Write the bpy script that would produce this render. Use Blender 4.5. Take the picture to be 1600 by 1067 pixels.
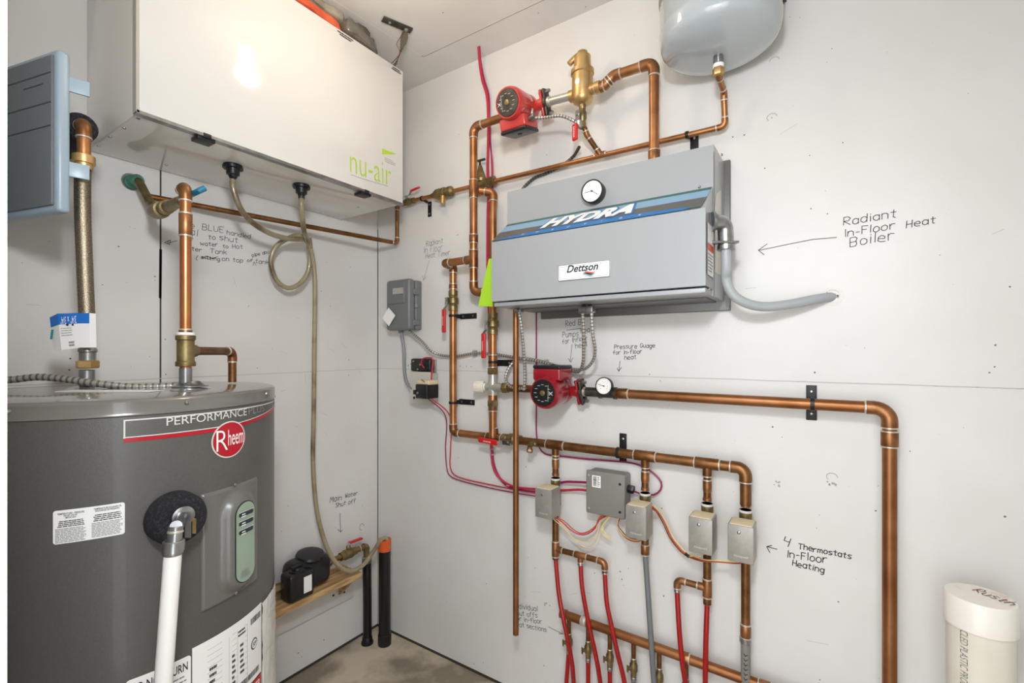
import bpy, bmesh, math, random
from mathutils import Vector, Matrix, noise
random.seed(7)
V = Vector
scene = bpy.context.scene
col = scene.collection
for o in list(bpy.data.objects): bpy.data.objects.remove(o)

# ---------------------------------------------------------------- camera
FPX = 736.9                       # focal length in pixels of the 1600 px wide frame
HY = 552.0                        # horizon row
CAM = V((1.750, -1.479, 1.274))
RGT = V((0.830, 0.5577, 0.0)).normalized()
FWD = V((-0.5577, 0.830, 0.0)).normalized()
cam_d = bpy.data.cameras.new('camera'); cam = bpy.data.objects.new('camera', cam_d); col.objects.link(cam)
cam_d.sensor_width = 36.0; cam_d.lens = FPX/1600*36.0; cam_d.shift_y = (HY-533.5)/1600
cam_d.clip_start = 0.02; cam_d.clip_end = 50
cam.location = CAM
cam.rotation_euler = (math.pi/2, 0, math.atan2(-FWD.x, FWD.y))
scene.camera = cam
# ---------------------------------------------------------------- light and exposure
scene.view_settings.view_transform = 'Standard'; scene.view_settings.look = 'None'
scene.view_settings.exposure = 0.52; scene.view_settings.gamma = 1.0
scene.view_settings.use_curve_mapping = False
w = bpy.data.worlds.new('world'); scene.world = w; w.use_nodes = True
w.node_tree.nodes['Background'].inputs[0].default_value = (0.92, 0.955, 1.0, 1)
w.node_tree.nodes['Background'].inputs[1].default_value = 2.6
def area(name, loc, target, size, power, color, shape='DISK'):
    l = bpy.data.lights.new(name, 'AREA'); l.shape = shape; l.size = size; l.energy = power; l.color = color
    o = bpy.data.objects.new(name, l); col.objects.link(o); o.location = loc
    o.rotation_euler = (V(target)-V(loc)).to_track_quat('-Z', 'Y').to_euler(); return o
area('camera_flash', (1.70, -1.455, 1.80), (0.25, -0.45, 1.30), 0.16, 9.6, (0.93, 0.96, 1.0))
lp = bpy.data.lights.new('ceiling_bulb_light', 'POINT'); lp.energy = 2.3; lp.color = (1.0, 0.80, 0.58); lp.shadow_soft_size = 0.05
lpo = bpy.data.objects.new('ceiling_bulb_light', lp); col.objects.link(lpo); lpo.location = (0.80, -0.63, 2.27)

# ---------------------------------------------------------------- photo pixel -> point on a plane of the room
def ray(px, py): return FWD + RGT*((px-800)/FPX) + V((0, 0, (HY-py)/FPX))
def R(px, py, d=0.0): r = ray(px, py); return CAM + r*((-d-CAM.y)/r.y)     # plane parallel to the right wall, d in front of it
def L(px, py, d=0.0): r = ray(px, py); return CAM + r*((d-CAM.x)/r.x)      # plane parallel to the left wall
def Z(px, py, z): r = ray(px, py); return CAM + r*((z-CAM.z)/r.z)
def Dp(px, py, t): return CAM + ray(px, py)*t

# ---------------------------------------------------------------- materials
def lin(c):
    if isinstance(c, str): c = [int(c[i:i+2], 16)/255 for i in (0, 2, 4)]
    return tuple([(x/12.92 if x <= .04045 else ((x+.055)/1.055)**2.4) for x in c]+[1.0])
def mat(name, c, rough=.5, metal=0., c2=None, scale=8., detail=4., mixlo=.35, mixhi=.65, bump=0., bscale=60., coat=0., trans=0., alpha=1., aniso=None, wave=None, spec=None):
    m = bpy.data.materials.new(name); m.use_nodes = True; nt = m.node_tree; b = nt.nodes['Principled BSDF']
    b.inputs['Base Color'].default_value = lin(c); b.inputs['Roughness'].default_value = rough; b.inputs['Metallic'].default_value = metal
    b.inputs['Coat Weight'].default_value = coat; b.inputs['Transmission Weight'].default_value = trans; b.inputs['Alpha'].default_value = alpha
    if spec is not None: b.inputs['Specular IOR Level'].default_value = spec
    tc = nt.nodes.new('ShaderNodeTexCoord')
    mp = nt.nodes.new('ShaderNodeMapping'); nt.links.new(tc.outputs['Object'], mp.inputs[0])
    if aniso: mp.inputs['Scale'].default_value = aniso
    if c2:
        n = nt.nodes.new('ShaderNodeTexNoise'); n.inputs['Scale'].default_value = scale; n.inputs['Detail'].default_value = detail
        nt.links.new(mp.outputs[0], n.inputs['Vector'])
        rp = nt.nodes.new('ShaderNodeValToRGB'); rp.color_ramp.elements[0].position = mixlo; rp.color_ramp.elements[1].position = mixhi
        rp.color_ramp.elements[0].color = lin(c); rp.color_ramp.elements[1].color = lin(c2)
        nt.links.new(n.outputs['Fac'], rp.inputs[0]); nt.links.new(rp.outputs[0], b.inputs['Base Color'])
    if bump:
        n2 = nt.nodes.new('ShaderNodeTexNoise'); n2.inputs['Scale'].default_value = bscale; n2.inputs['Detail'].default_value = 3
        nt.links.new(mp.outputs[0], n2.inputs['Vector'])
        bp = nt.nodes.new('ShaderNodeBump'); bp.inputs['Strength'].default_value = bump; bp.inputs['Distance'].default_value = .002
        nt.links.new(n2.outputs['Fac'], bp.inputs['Height']); nt.links.new(bp.outputs[0], b.inputs['Normal'])
    return m
M = {}
def dm(k, *a, **kw): M[k] = mat(k, *a, **kw)
dm('wall_paint', 'DEDCD8', .42, c2='D7D4CF', scale=3, bump=.25, bscale=35)
dm('ceiling_paint', 'E0DDD8', .6, c2='D6D3CE', scale=4, bump=.3, bscale=30)
dm('pencil', '3A3838', .8)
dm('seam', '6E675C', .8); dm('seam_soft', 'BEB9B0', .7); dm('caulk', 'E6E3DC', .6); dm('seam_dark', '3A332C', .8); dm('scuff', 'A9A49B', .7)
dm('concrete', '8A7F6E', .75, c2='CFC2AC', scale=5, detail=8, mixlo=.42, mixhi=.62, bump=.5, bscale=25)
dm('jamb_paint_daylit', 'E4E8EA', .35)  # white trim, bluish tint of outside daylight put into the colour
dm('cable_groove', '77736B', .5, .6)
dm('copper_brown', 'A3704A', .42, .85, c2='84532F', scale=10, detail=5, bump=.05)
dm('copper', 'BF875A', .38, .85, c2='9C6840', scale=14, detail=5, bump=.05)
dm('copper_bright', 'D38A5C', .33, .9, c2='BA7245', scale=12, detail=5)
dm('copper_aged', '936843', .42, .85, c2='6E4827', scale=25, detail=6, bump=.08)
dm('copper_fitting', 'AC7850', .42, .85, c2='845836', scale=30, detail=6, bump=.1)
dm('solder', 'D6D0C4', .35, .7)
dm('brass', 'D4B27C', .38, .8, c2='BC9760', scale=20)
dm('brass_aged', '9C8A60', .45, .85, c2='786844', scale=35, bump=.1)
dm('verdigris', '4E9382', .7, .2, c2='3C6A52', scale=60)
dm('steel', 'B9BBBB', .30, 1., c2='9B9C9C', scale=30)
dm('iron_dark', '5C5852', .45, .8, c2='45413C', scale=40, bump=.1)
dm('braid', 'A89B86', .38, 1., c2='7C715F', scale=600, detail=0, mixlo=.4, mixhi=.6, bump=.3, bscale=700)
dm('black_metal', '1E1D1D', .45, .3); dm('black_plastic', '17181A', .38, bump=.1, bscale=120); dm('black_pipe', '141414', .3, c2='2A2826', scale=15, mixlo=.6, mixhi=.75)
dm('foam', '17161A', .95, c2='34323A', scale=220, detail=2, mixlo=.5, mixhi=.7, bump=1., bscale=260)
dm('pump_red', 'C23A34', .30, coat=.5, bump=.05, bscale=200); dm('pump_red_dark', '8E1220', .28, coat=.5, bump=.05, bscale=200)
dm('red_grip', 'C81A1E', .35); dm('pex_red', '930B0E', .32, c2='A01214', scale=20); dm('wire_red', 'B8243E', .45); dm('wire_purple', '8C1450', .45)
dm('pex_grey', '6E7072', .4); dm('wire_orange', 'B5542A', .5); dm('wire_cream', 'E2CE94', .5); dm('wire_brown', '7A3A1C', .5)
dm('white_enamel', 'D6D4CF', .10, coat=.5)
dm('white_enamel_under', 'E2DDD4', .12, coat=.4)
dm('white_sheet', 'E6E3DD', .3)
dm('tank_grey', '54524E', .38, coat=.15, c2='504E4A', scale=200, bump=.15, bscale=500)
dm('tank_grey_sheen', '6C6963', .22, coat=.5)  # same paint as the shell, base lightened to stand in for glancing reflections
dm('panel_grey', '66645F', .30, coat=.3)
dm('grille_green', '8FA08C', .4)
dm('boiler_grey', 'A0A2A3', .33, coat=.15, bump=.05, bscale=500)
dm('boiler_grey_dark', '6F6E6A', .4, .4)
dm('decal_white', 'F0EFEB', .4); dm('decal_red', 'AE1224', .3); dm('decal_black', '1C1C1E', .5); dm('decal_grey', '8B8B8B', .5); dm('decal_silver', 'D2D0CA', .35)
dm('decal_blue', '1F6FB0', .35); dm('decal_navy', '24303A', .35); dm('decal_green', '3A6660', .4); dm('decal_lightblue', '86A9C2', .4); dm('decal_orange', 'D8532A', .4)
dm('lime', 'A4D22C', .5); dm('decal_lime', 'A9CC2E', .4); dm('bright_red_band', 'C81E24', .4)
dm('plastic_grey', '6D6F70', .38, bump=.08, bscale=200); dm('plastic_grey_light', '85888A', .35)
dm('box_zinc', 'A19D95', .38, .35, c2='98948C', scale=60); dm('box_zinc_light', 'CFCBC2', .4, .3); dm('galv', 'BDBAB2', .35, .6)
dm('jbox_grey', '7F7D75', .45, bump=.1, bscale=200)
dm('cream', 'D8C9A6', .6); dm('tank_blue', 'AEB4B6', .16, coat=.7)
dm('liquidtight', 'A6ABAC', .38)
dm('pvc', 'E6E2D6', .3, c2='DDD6C6', scale=8); dm('pvc_white', 'ECEAE4', .3); dm('pvc_cap', 'EDE7DD', .3, c2='CDB79A', scale=14, mixlo=.62, mixhi=.8)
dm('hose', '998D6E', .28, coat=.4, c2='5A4528', scale=10, detail=4, mixlo=.48, mixhi=.68); dm('hose_brown', '5E4630', .28, coat=.4, c2='8C7A58', scale=14)
dm('orange_cap', 'D85A1E', .45); dm('wood', 'A27B4C', .6, c2='C9A878', scale=9, aniso=(8, 1, 8), mixlo=.4, mixhi=.6)
dm('painted_board', 'CFCBC5', .45); dm('blue_tape', '1F6FC4', .35); dm('teal', '1D8C8C', .4); dm('blue_handle', '1D6E86', .4)
dm('box_daylit', '9DB0BD', .35); dm('box_dark', '70777C', .45, c2='6A7176', scale=300); dm('box_trim', '444A4E', .5)  # cabinet shell and straps are grey, pale blue daylight put into their colour
dm('bag_dark', '26231F', .12, coat=.8, c2='6E675C', scale=12, bump=.4, bscale=15); dm('bag_clear', 'A59C8A', .15, coat=.8, c2='8A8070', scale=20, bump=.4, bscale=20); dm('insulation_orange', 'D9633F', .8, c2='C25030', scale=30, bump=.4)
dm('strap', '6A6152', .7); dm('gauge_face', 'F0EEE8', .25)
dm('porcelain', 'F0EEEA', .2)
gl = bpy.data.materials.new('bulb_glass'); gl.use_nodes = True; bb = gl.node_tree.nodes['Principled BSDF']
bb.inputs['Emission Color'].default_value = (1, .9, .75, 1); bb.inputs['Emission Strength'].default_value = 12; M['bulb_glass'] = gl

# ---------------------------------------------------------------- mesh builder
OFF = {}
class MB:
    def __init__(s): s.v = []; s.f = []; s.mi = []; s.cur = 0
    def add(s, vs, fs):
        o = len(s.v); s.v += [V(p) for p in vs]
        for f in fs: s.f.append([o+i for i in f]); s.mi.append(s.cur)
        return s
    def quad(s, a, b, c, d): return s.add([a, b, c, d], [(0, 1, 2, 3)])
    def obox(s, c, ex, ey, ez, bev=0.):
        c, ex, ey, ez = V(c), V(ex), V(ey), V(ez)      # half-extent vectors
        bm = bmesh.new(); bmesh.ops.create_cube(bm, size=2)
        lx, ly, lz = ex.length, ey.length, ez.length
        for v in bm.verts: v.co = V((v.co.x*lx, v.co.y*ly, v.co.z*lz))
        if bev: bmesh.ops.bevel(bm, geom=list(bm.edges), offset=min(bev, .95*min(lx, ly, lz)), segments=3, affect='EDGES', profile=.5)
        ux, uy, uz = ex/lx, ey/ly, ez/lz
        bm.verts.index_update()
        s.add([c+ux*v.co.x+uy*v.co.y+uz*v.co.z for v in bm.verts], [[v.index for v in f.verts] for f in bm.faces]); bm.free(); return s
    def box(s, x0, x1, y0, y1, z0, z1, bev=0.):
        return s.obox(((x0+x1)/2, (y0+y1)/2, (z0+z1)/2), ((x1-x0)/2, 0, 0), (0, (y1-y0)/2, 0), (0, 0, (z1-z0)/2), bev)
    def lathe(s, p, ax, prof, n=20, hexn=None):
        ax = V(ax).normalized(); p = V(p); n = hexn or n
        u = ax.cross(V((0, 0, 1))); u = u.normalized() if u.length > 1e-3 else V((1, 0, 0)); w_ = ax.cross(u)
        vs = []; fs = []
        for t, r in prof:
            for k in range(n):
                a = 2*math.pi*k/n; vs.append(p+ax*t+(u*math.cos(a)+w_*math.sin(a))*max(r, 1e-5))
        for i in range(len(prof)-1):
            for k in range(n):
                k2 = (k+1) % n; fs.append((i*n+k, i*n+k2, (i+1)*n+k2, (i+1)*n+k))
        fs.append(tuple(range(n-1, -1, -1))); fs.append(tuple((len(prof)-1)*n+k for k in range(n)))
        return s.add(vs, fs)
    def cyl(s, a, b, r, n=18, r2=None, bev=0.):
        a, b = V(a), V(b); l = (b-a).length; r2 = r if r2 is None else r2
        pr = [(0, r), (l, r2)] if not bev else [(0, r-bev), (bev, r), (l-bev, r2), (l, r2-bev)]
        return s.lathe(a, b-a, pr, n)
    def hexn(s, a, b, r): a, b = V(a), V(b); l = (b-a).length; return s.lathe(a, b-a, [(0, r*.9), (l*.12, r), (l*.88, r), (l, r*.9)], hexn=6)
    def sphere(s, c, r, sx=1, sy=1, sz=1, n=16, m=10):
        vs = []; fs = []
        for i in range(m+1):
            th = math.pi*i/m
            for k in range(n):
                a = 2*math.pi*k/n; vs.append(V(c)+V((math.sin(th)*math.cos(a)*sx, math.sin(th)*math.sin(a)*sy, math.cos(th)*sz))*r)
        for i in range(m):
            for k in range(n): k2 = (k+1) % n; fs.append((i*n+k, (i+1)*n+k, (i+1)*n+k2, i*n+k2))
        return s.add(vs, fs)
    def tube(s, pts, r, n=12, cap=True):
        pts = [V(p) for p in pts]; N = len(pts); rs = r if isinstance(r, (list, tuple)) else [r]*N
        tg = [(pts[min(i+1, N-1)]-pts[max(i-1, 0)]).normalized() for i in range(N)]
        u = tg[0].cross(V((0, 0, 1))); u = u.normalized() if u.length > 1e-2 else V((1, 0, 0))
        vs = []; fs = []
        for i in range(N):
            u = (u-tg[i]*u.dot(tg[i])).normalized(); w_ = tg[i].cross(u)
            for k in range(n): a = 2*math.pi*k/n; vs.append(pts[i]+(u*math.cos(a)+w_*math.sin(a))*rs[i])
        for i in range(N-1):
            for k in range(n): k2 = (k+1) % n; fs.append((i*n+k, i*n+k2, (i+1)*n+k2, (i+1)*n+k))
        if cap: fs.append(tuple(range(n-1, -1, -1))); fs.append(tuple((N-1)*n+k for k in range(n)))
        return s.add(vs, fs)
    def prism(s, poly, h):                      # poly: 3D points (planar loop), h: extrusion vector
        n = len(poly); h = V(h); a = [V(p) for p in poly]
        return s.add(a+[p+h for p in a], [tuple(range(n-1, -1, -1)), tuple(range(n, 2*n))]+[(i, (i+1) % n, n+(i+1) % n, n+i) for i in range(n)])
    def build(s, name, m, parent=None, smooth=True, angle=38, label=None):
        ms = m if isinstance(m, (list, tuple)) else [m]
        me = bpy.data.meshes.new(name)
        if parent is not None: off = OFF[parent.name]
        else:
            lo = [min(v[i] for v in s.v) for i in range(3)]; hi = [max(v[i] for v in s.v) for i in range(3)]
            off = V(((lo[0]+hi[0])/2, (lo[1]+hi[1])/2, lo[2]))
        me.from_pydata([tuple(v-off) for v in s.v], [], s.f)
        for k in ms: me.materials.append(M[k] if isinstance(k, str) else k)
        for i, p in enumerate(me.polygons): p.material_index = s.mi[i]
        bm = bmesh.new(); bm.from_mesh(me); bmesh.ops.recalc_face_normals(bm, faces=bm.faces); bm.to_mesh(me); bm.free()
        if smooth: me.shade_smooth(); me.set_sharp_from_angle(angle=math.radians(angle))
        o = bpy.data.objects.new(name, me); col.objects.link(o)
        if parent is not None: o.parent = parent
        else: o.location = off
        OFF[o.name] = off
        if label: o['label'] = label
        return o
def tag(o, label, cat, group=None):
    o['label'] = label; o['category'] = cat
    if group: o['group'] = group
    return o
def thing(name, loc, label, cat, group=None):
    o = bpy.data.objects.new(name, None); col.objects.link(o); o.location = V(loc); o.empty_display_size = .05; OFF[o.name] = V(loc)
    return tag(o, label, cat, group)
def struct(o): o['kind'] = 'structure'; return o
def spline(pts, step=.01):                      # Catmull-Rom through the points
    pts = [V(p) for p in pts]; P = [pts[0]*2-pts[1]]+pts+[pts[-1]*2-pts[-2]]; out = []
    for i in range(1, len(P)-2):
        n = max(2, int((P[i+1]-P[i]).length/step))
        for k in range(n):
            t = k/n; a, b, c, d = P[i-1], P[i], P[i+1], P[i+2]
            out.append(.5*((2*b)+(c-a)*t+(2*a-5*b+4*c-d)*t*t+(3*b-a-3*c+d)*t**3))
    out.append(pts[-1]); return out
def resample(pts, step):
    out = [pts[0]]; acc = 0.
    for i in range(1, len(pts)):
        a, b = pts[i-1], pts[i]; l = (b-a).length; pos = step-acc
        while pos <= l: out.append(a.lerp(b, pos/l)); pos += step
        acc = (acc+l) % step if l > 0 else acc
    return out
def fillet(pts, rad, n=7):
    pts = [V(p) for p in pts]; out = [pts[0]]; arcs = []
    for i in range(1, len(pts)-1):
        a, b, c = pts[i-1], pts[i], pts[i+1]; d1 = (a-b).normalized(); d2 = (c-b).normalized()
        ang = d1.angle(d2); 
        if ang > 3.0: out.append(b); arcs.append(None); continue
        tl = min(rad/math.tan(ang/2), .48*(a-b).length, .48*(c-b).length); rr = tl*math.tan(ang/2)
        ctr = b+(d1+d2).normalized()*(rr/math.sin(ang/2)); s0 = b+d1*tl-ctr; s1 = b+d2*tl-ctr; arc = []
        tot = s0.angle(s1)
        for k in range(n+1):
            t = k/n; arc.append(ctr+(s0*math.sin((1-t)*tot)+s1*math.sin(t*tot))/math.sin(tot))
        out += arc; arcs.append((b+d1*tl, b+d2*tl, d1, d2, arc))
    out.append(pts[-1]); return out, arcs
def ring(root, p, ax, r, w_=.0022):
    MB().lathe(V(p)-V(ax).normalized()*w_, ax, [(0, r), (w_*.5, r*1.09), (w_*1.5, r*1.09), (w_*2, r)], 16).build('solder_ring', 'solder', root)
def elbows(root, arcs, r, fm='copper_fitting'):
    for a in arcs:
        if not a: continue
        p0, p1, d1, d2, arc = a; e = r*1.1
        MB().tube([p0+d1*e]+arc+[p1+d2*e], r*1.14, 14).build('elbow_fitting', fm, root)
        ring(root, p0+d1*e, d1, r*1.1); ring(root, p1+d2*e, d2, r*1.1)
def pipe(label, pts, r, m='copper', fm='copper_fitting', rad=None, name='copper_pipe', cat='pipe', group=None):
    path, arcs = fillet(pts, rad or r*1.7); o = MB().tube(path, r, 16).build(name, m); tag(o, label, cat, group)
    elbows(o, arcs, r, fm); return o
def tee(root, c, ax, br, r, rb=None, fm='copper_fitting', lb=None):
    c, ax, br = V(c), V(ax).normalized(), V(br).normalized(); rb = rb or r; l = r*2.3; lb = lb or r+rb*1.6
    b = MB(); b.lathe(c-ax*l, ax, [(0, r*1.12), (r*.1, r*1.15), (2*l-r*.1, r*1.15), (2*l, r*1.12)], 16); b.cyl(c, c+br*lb, rb*1.14, 16); b.build('tee_fitting', fm, root)
    ring(root, c-ax*l, ax, r*1.1); ring(root, c+ax*l, ax, r*1.1); ring(root, c+br*lb, br, rb*1.1)
def coupling(root, c, ax, r, l, fm='copper_fitting', name='coupling'):
    c, ax = V(c), V(ax).normalized(); MB().lathe(c-ax*l/2, ax, [(0, r*1.1), (r*.1, r*1.16), (l-r*.1, r*1.16), (l, r*1.1)], 16).build(name, fm, root)
    ring(root, c-ax*l/2, ax, r*1.1); ring(root, c+ax*l/2, ax, r*1.1)
def ridged(label, pts, r, m='galv', step=.0025, amp=.10, name='armored_cable', cat='cable', group=None, parent=None, n=10, groove='cable_groove'):
    p = resample(spline(pts, .006), step); rs = [r*(1+(amp if i % 2 else -amp)) for i in range(len(p))]
    rs = [r*(1-amp if i % 3 == 2 else 1+amp*.4) for i in range(len(p))]; b = MB().tube(p, rs, n)
    if groove: b.mi = [1 if (k//n) % 3 == 1 and k < n*(len(p)-1) else 0 for k in range(len(b.f))]
    o = b.build(name, [m, groove] if groove else m, parent, angle=80)
    if parent is None: tag(o, label, cat, group)
    return o
def wire(label, pts, r, m, name='wire', cat='wire', group=None, parent=None):
    o = MB().tube(spline(pts, .012), r, 8).build(name, m, parent)
    if parent is None: tag(o, label, cat, group)
    return o

# ---------------------------------------------------------------- surfaces to write on: (u, v, lift) -> world
class Surf:
    def __init__(s, f, g): s.p = f; s.px = g
def fr_right(d=0.): return Surf(lambda u, v, w_: V((u, -d-w_, v)), lambda x, y: (lambda q: (q.x, q.z))(R(x, y, d)))
def fr_left(d=0.): return Surf(lambda u, v, w_: V((d+w_, u, v)), lambda x, y: (lambda q: (q.y, q.z))(L(x, y, d)))
def fr_cyl(c, r):
    def g(px, py):
        q = ray(px, py); a = q.x**2+q.y**2; d = CAM-V(c); b = d.x*q.x+d.y*q.y; k = d.x**2+d.y**2-r*r; D = max(b*b-a*k, 0)
        h = CAM+q*((-b-math.sqrt(D))/a); return (math.atan2(h.y-c[1], h.x-c[0])*r, h.z)
    return Surf(lambda u, v, w_: V((c[0]+(r+w_)*math.cos(u/r), c[1]+(r+w_)*math.sin(u/r), v)), g)
def lerp2(a, b, t): return (a[0]+(b[0]-a[0])*t, a[1]+(b[1]-a[1])*t)
def patch(mb, sf, poly, lift=.0006, seg=.012):   # filled shape given as (u, v) corners, cut fine enough to follow a curve
    bm = bmesh.new(); vs = [bm.verts.new((p[0], p[1], 0)) for p in poly]; bm.faces.new(vs)
    us = [p[0] for p in poly]; u = min(us)+seg
    while u < max(us)-1e-5:
        bmesh.ops.bisect_plane(bm, geom=list(bm.verts)+list(bm.edges)+list(bm.faces), plane_co=(u, 0, 0), plane_no=(1, 0, 0)); u += seg
    bm.verts.index_update()
    mb.add([sf.p(v.co.x, v.co.y, lift) for v in bm.verts], [[v.index for v in f.verts] for f in bm.faces]); bm.free(); return mb
def rrect(u0, v0, u1, v1, r, n=5):
    P = []
    for cx, cy, a0 in ((u1-r, v1-r, 0), (u0+r, v1-r, 90), (u0+r, v0+r, 180), (u1-r, v0+r, 270)):
        for k in range(n+1): a = math.radians(a0+90*k/n); P.append((cx+r*math.cos(a), cy+r*math.sin(a)))
    return P
def ellipse(cu, cv, ru, rv, n=40): return [(cu+ru*math.cos(2*math.pi*k/n), cv+rv*math.sin(2*math.pi*k/n)) for k in range(n)]
def fit_text(mb, sf, txt, a, b, aspect=None, height=None, shear=0., bold=0., lift=.0010, fan=0.):   # a, b: baseline ends in (u, v)
    cu = bpy.data.curves.new('t', 'FONT'); cu.body = txt; cu.size = 1; cu.offset = bold; cu.resolution_u = 3; cu.shear = shear
    ob = bpy.data.objects.new('t', cu); col.objects.link(ob); bpy.context.view_layer.update()
    me = bpy.data.meshes.new_from_object(ob.evaluated_get(bpy.context.evaluated_depsgraph_get()))
    xs = [v.co.x for v in me.vertices]; x0, x1 = min(xs), max(xs); W = math.hypot(b[0]-a[0], b[1]-a[1]); sx = W/(x1-x0)
    sy = height/.72 if height else sx*(aspect or 1.)
    ex = ((b[0]-a[0])/W, (b[1]-a[1])/W); ey = (-ex[1], ex[0])
    mb.add([sf.p(a[0]+ex[0]*(v.co.x-x0)*sx+ey[0]*v.co.y*sy, a[1]+ex[1]*(v.co.x-x0)*sx+ey[1]*v.co.y*sy, lift) for v in me.vertices], [list(p.vertices) for p in me.polygons])
    bpy.data.objects.remove(ob); bpy.data.curves.remove(cu); bpy.data.meshes.remove(me); return mb
def bars(mb, sf, u0, v0, u1, v1, rows, thick=.45, lift=.0009, fill=(.55, 1.), center=False, gap=.12):   # lines of print too small to read
    h = (v1-v0)/rows
    for i in range(rows):
        v = v1-h*(i+.5); f = random.uniform(*fill); wd = (u1-u0)*f; s_ = u0+((u1-u0)-wd)/2 if center else u0; u = s_
        while u < s_+wd:
            l = min(random.uniform(.06, .2)*(u1-u0), s_+wd-u)
            mb.quad(sf.p(u, v-h*thick/2, lift), sf.p(u+l*(1-gap), v-h*thick/2, lift), sf.p(u+l*(1-gap), v+h*thick/2, lift), sf.p(u, v+h*thick/2, lift)); u += l
    return mb
GL = {  # single-stroke hand lettering, 4 units x-height, 6 units cap height
'a': '3,3 2,4 1,4 0,3 0,1 1,0 2,0 3,1|3,4 3,0', 'b': '0,6 0,0|0,3 1,4 2,4 3,3 3,1 2,0 1,0 0,1', 'c': '3,3.4 2,4 1,4 0,3 0,1 1,0 2,0 3,.6', 'd': '3,3 2,4 1,4 0,3 0,1 1,0 2,0 3,1|3,6 3,0',
'e': '0,2 3,2 3,3 2,4 1,4 0,3 0,1 1,0 3,0', 'f': '3,5.5 2,6 1,5 1,0|0,3.5 2.5,3.5', 'g': '3,3 2,4 1,4 0,3 0,1 1,0 2,0 3,1|3,4 3,-1.5 2,-2.2 .5,-2',
'h': '0,6 0,0|0,3 1,4 2,4 3,3 3,0', 'i': '0.5,4 0.5,0|.5,5.2 .6,5.5', 'l': '0.5,6 0.5,0', 'k': '0,6 0,0|2.6,4 0,2|1,2.6 3,0', 'm': '0,4 0,0|0,3 1,4 2,3 2,0|2,3 3,4 4,3 4,0',
'n': '0,4 0,0|0,3 1,4 2,4 3,3 3,0', 'o': '1,0 0,1 0,3 1,4 2,4 3,3 3,1 2,0 1,0', 'p': '0,4 0,-2|0,3 1,4 2,4 3,3 3,1 2,0 1,0 0,1', 'r': '0,4 0,0|0,2.6 1,4 2.6,4',
's': '3,3.6 1,4 0,3 3,1.2 2,0 0,.3', 't': '1.2,5.6 1.2,.5 2.4,0|0,4 2.6,4', 'u': '0,4 0,1 1,0 2,0 3,1|3,4 3,0', 'v': '0,4 1.5,0 3,4', 'w': '0,4 1,0 2,3 3,0 4,4',
'B': '0,6 0,0 2.4,0 3.2,1 2.6,3 0,3|0,6 2,6 3,5 2.6,3', 'E': '3.2,6 0,6 0,0 3.2,0|0,3 2.4,3', 'F': '3,6 0,6 0,0|0,3.2 2.4,3.2', 'G': '3.4,5 2,6 .4,5 0,3 .6,.6 2,0 3.4,1 3.4,2.6 2,2.6',
'H': '0,6 0,0|3.2,6 3.2,0|0,3 3.2,3', 'I': '1,6 1,0', 'L': '0,6 0,0 3,0', 'M': '0,0 .4,6 2,2.4 3.6,6 4,0', 'P': '0,6 0,0|0,6 2.4,6 3.2,4.8 2.4,3 0,3', 'R': '0,0 0,6 2.2,6 3.2,4.8 2.4,3.2 0,3 3.4,0',
'S': '3.2,5.4 1.6,6 .2,4.8 3,1.8 2.2,.2 0,.3', 'T': '0,6 4,6|2,6 2,0', 'U': '0,6 0,1 1.6,0 3.2,1 3.2,6', 'W': '0,6 1,0 2,4 3,0 4,6', 'V': '0,6 1.8,0 3.4,6', '4': '0,6 0,3 3,3|3,6 3,0', '-': '0,2.5 2.2,2.5', '(': '1.5,6.5 .3,4 .3,1 1.5,-1', '^': '0,-2 1,0 2,-2', ' ': ''}
def hand(mb, sf, txt, a, b, aspect=1., wd=.0016, lift=.0007, jit=.18, slant=.08):
    strokes = []; x = 0.
    for ch in txt:
        g = GL.get(ch)
        if g is None or ch == ' ': x += 3.2; continue
        mx = 0; jy = random.uniform(-.35, .35)
        for s_ in g.split('|'):
            pl = []
            for p in s_.split():
                px, py = map(float, p.split(',')); mx = max(mx, px)
                pl.append((x+px+py*slant+random.uniform(-jit, jit), py+jy+random.uniform(-jit, jit)))
            strokes.append(pl)
        x += mx+1.25
    x -= 1.25; W = math.hypot(b[0]-a[0], b[1]-a[1]); s = W/x; ex = ((b[0]-a[0])/W, (b[1]-a[1])/W); ey = (-ex[1], ex[0])
    for pl in strokes: line(mb, sf, [(a[0]+ex[0]*p[0]*s+ey[0]*p[1]*s*aspect, a[1]+ex[1]*p[0]*s+ey[1]*p[1]*s*aspect) for p in pl], wd, lift)
def line(mb, sf, pl, wd, lift=.0007):
    for i in range(len(pl)-1):
        (x0, y0), (x1, y1) = pl[i], pl[i+1]; l = math.hypot(x1-x0, y1-y0)
        if l < 1e-6: continue
        dx, dy = (x1-x0)/l*wd/2, (y1-y0)/l*wd/2; x0 -= dx*.6; y0 -= dy*.6; x1 += dx*.6; y1 += dy*.6
        mb.quad(sf.p(x0+dy, y0-dx, lift), sf.p(x1+dy, y1-dx, lift), sf.p(x1-dy, y1+dx, lift), sf.p(x0-dy, y0+dx, lift))
def pxs(sf, *pts): return [sf.px(*p) for p in pts]
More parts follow.
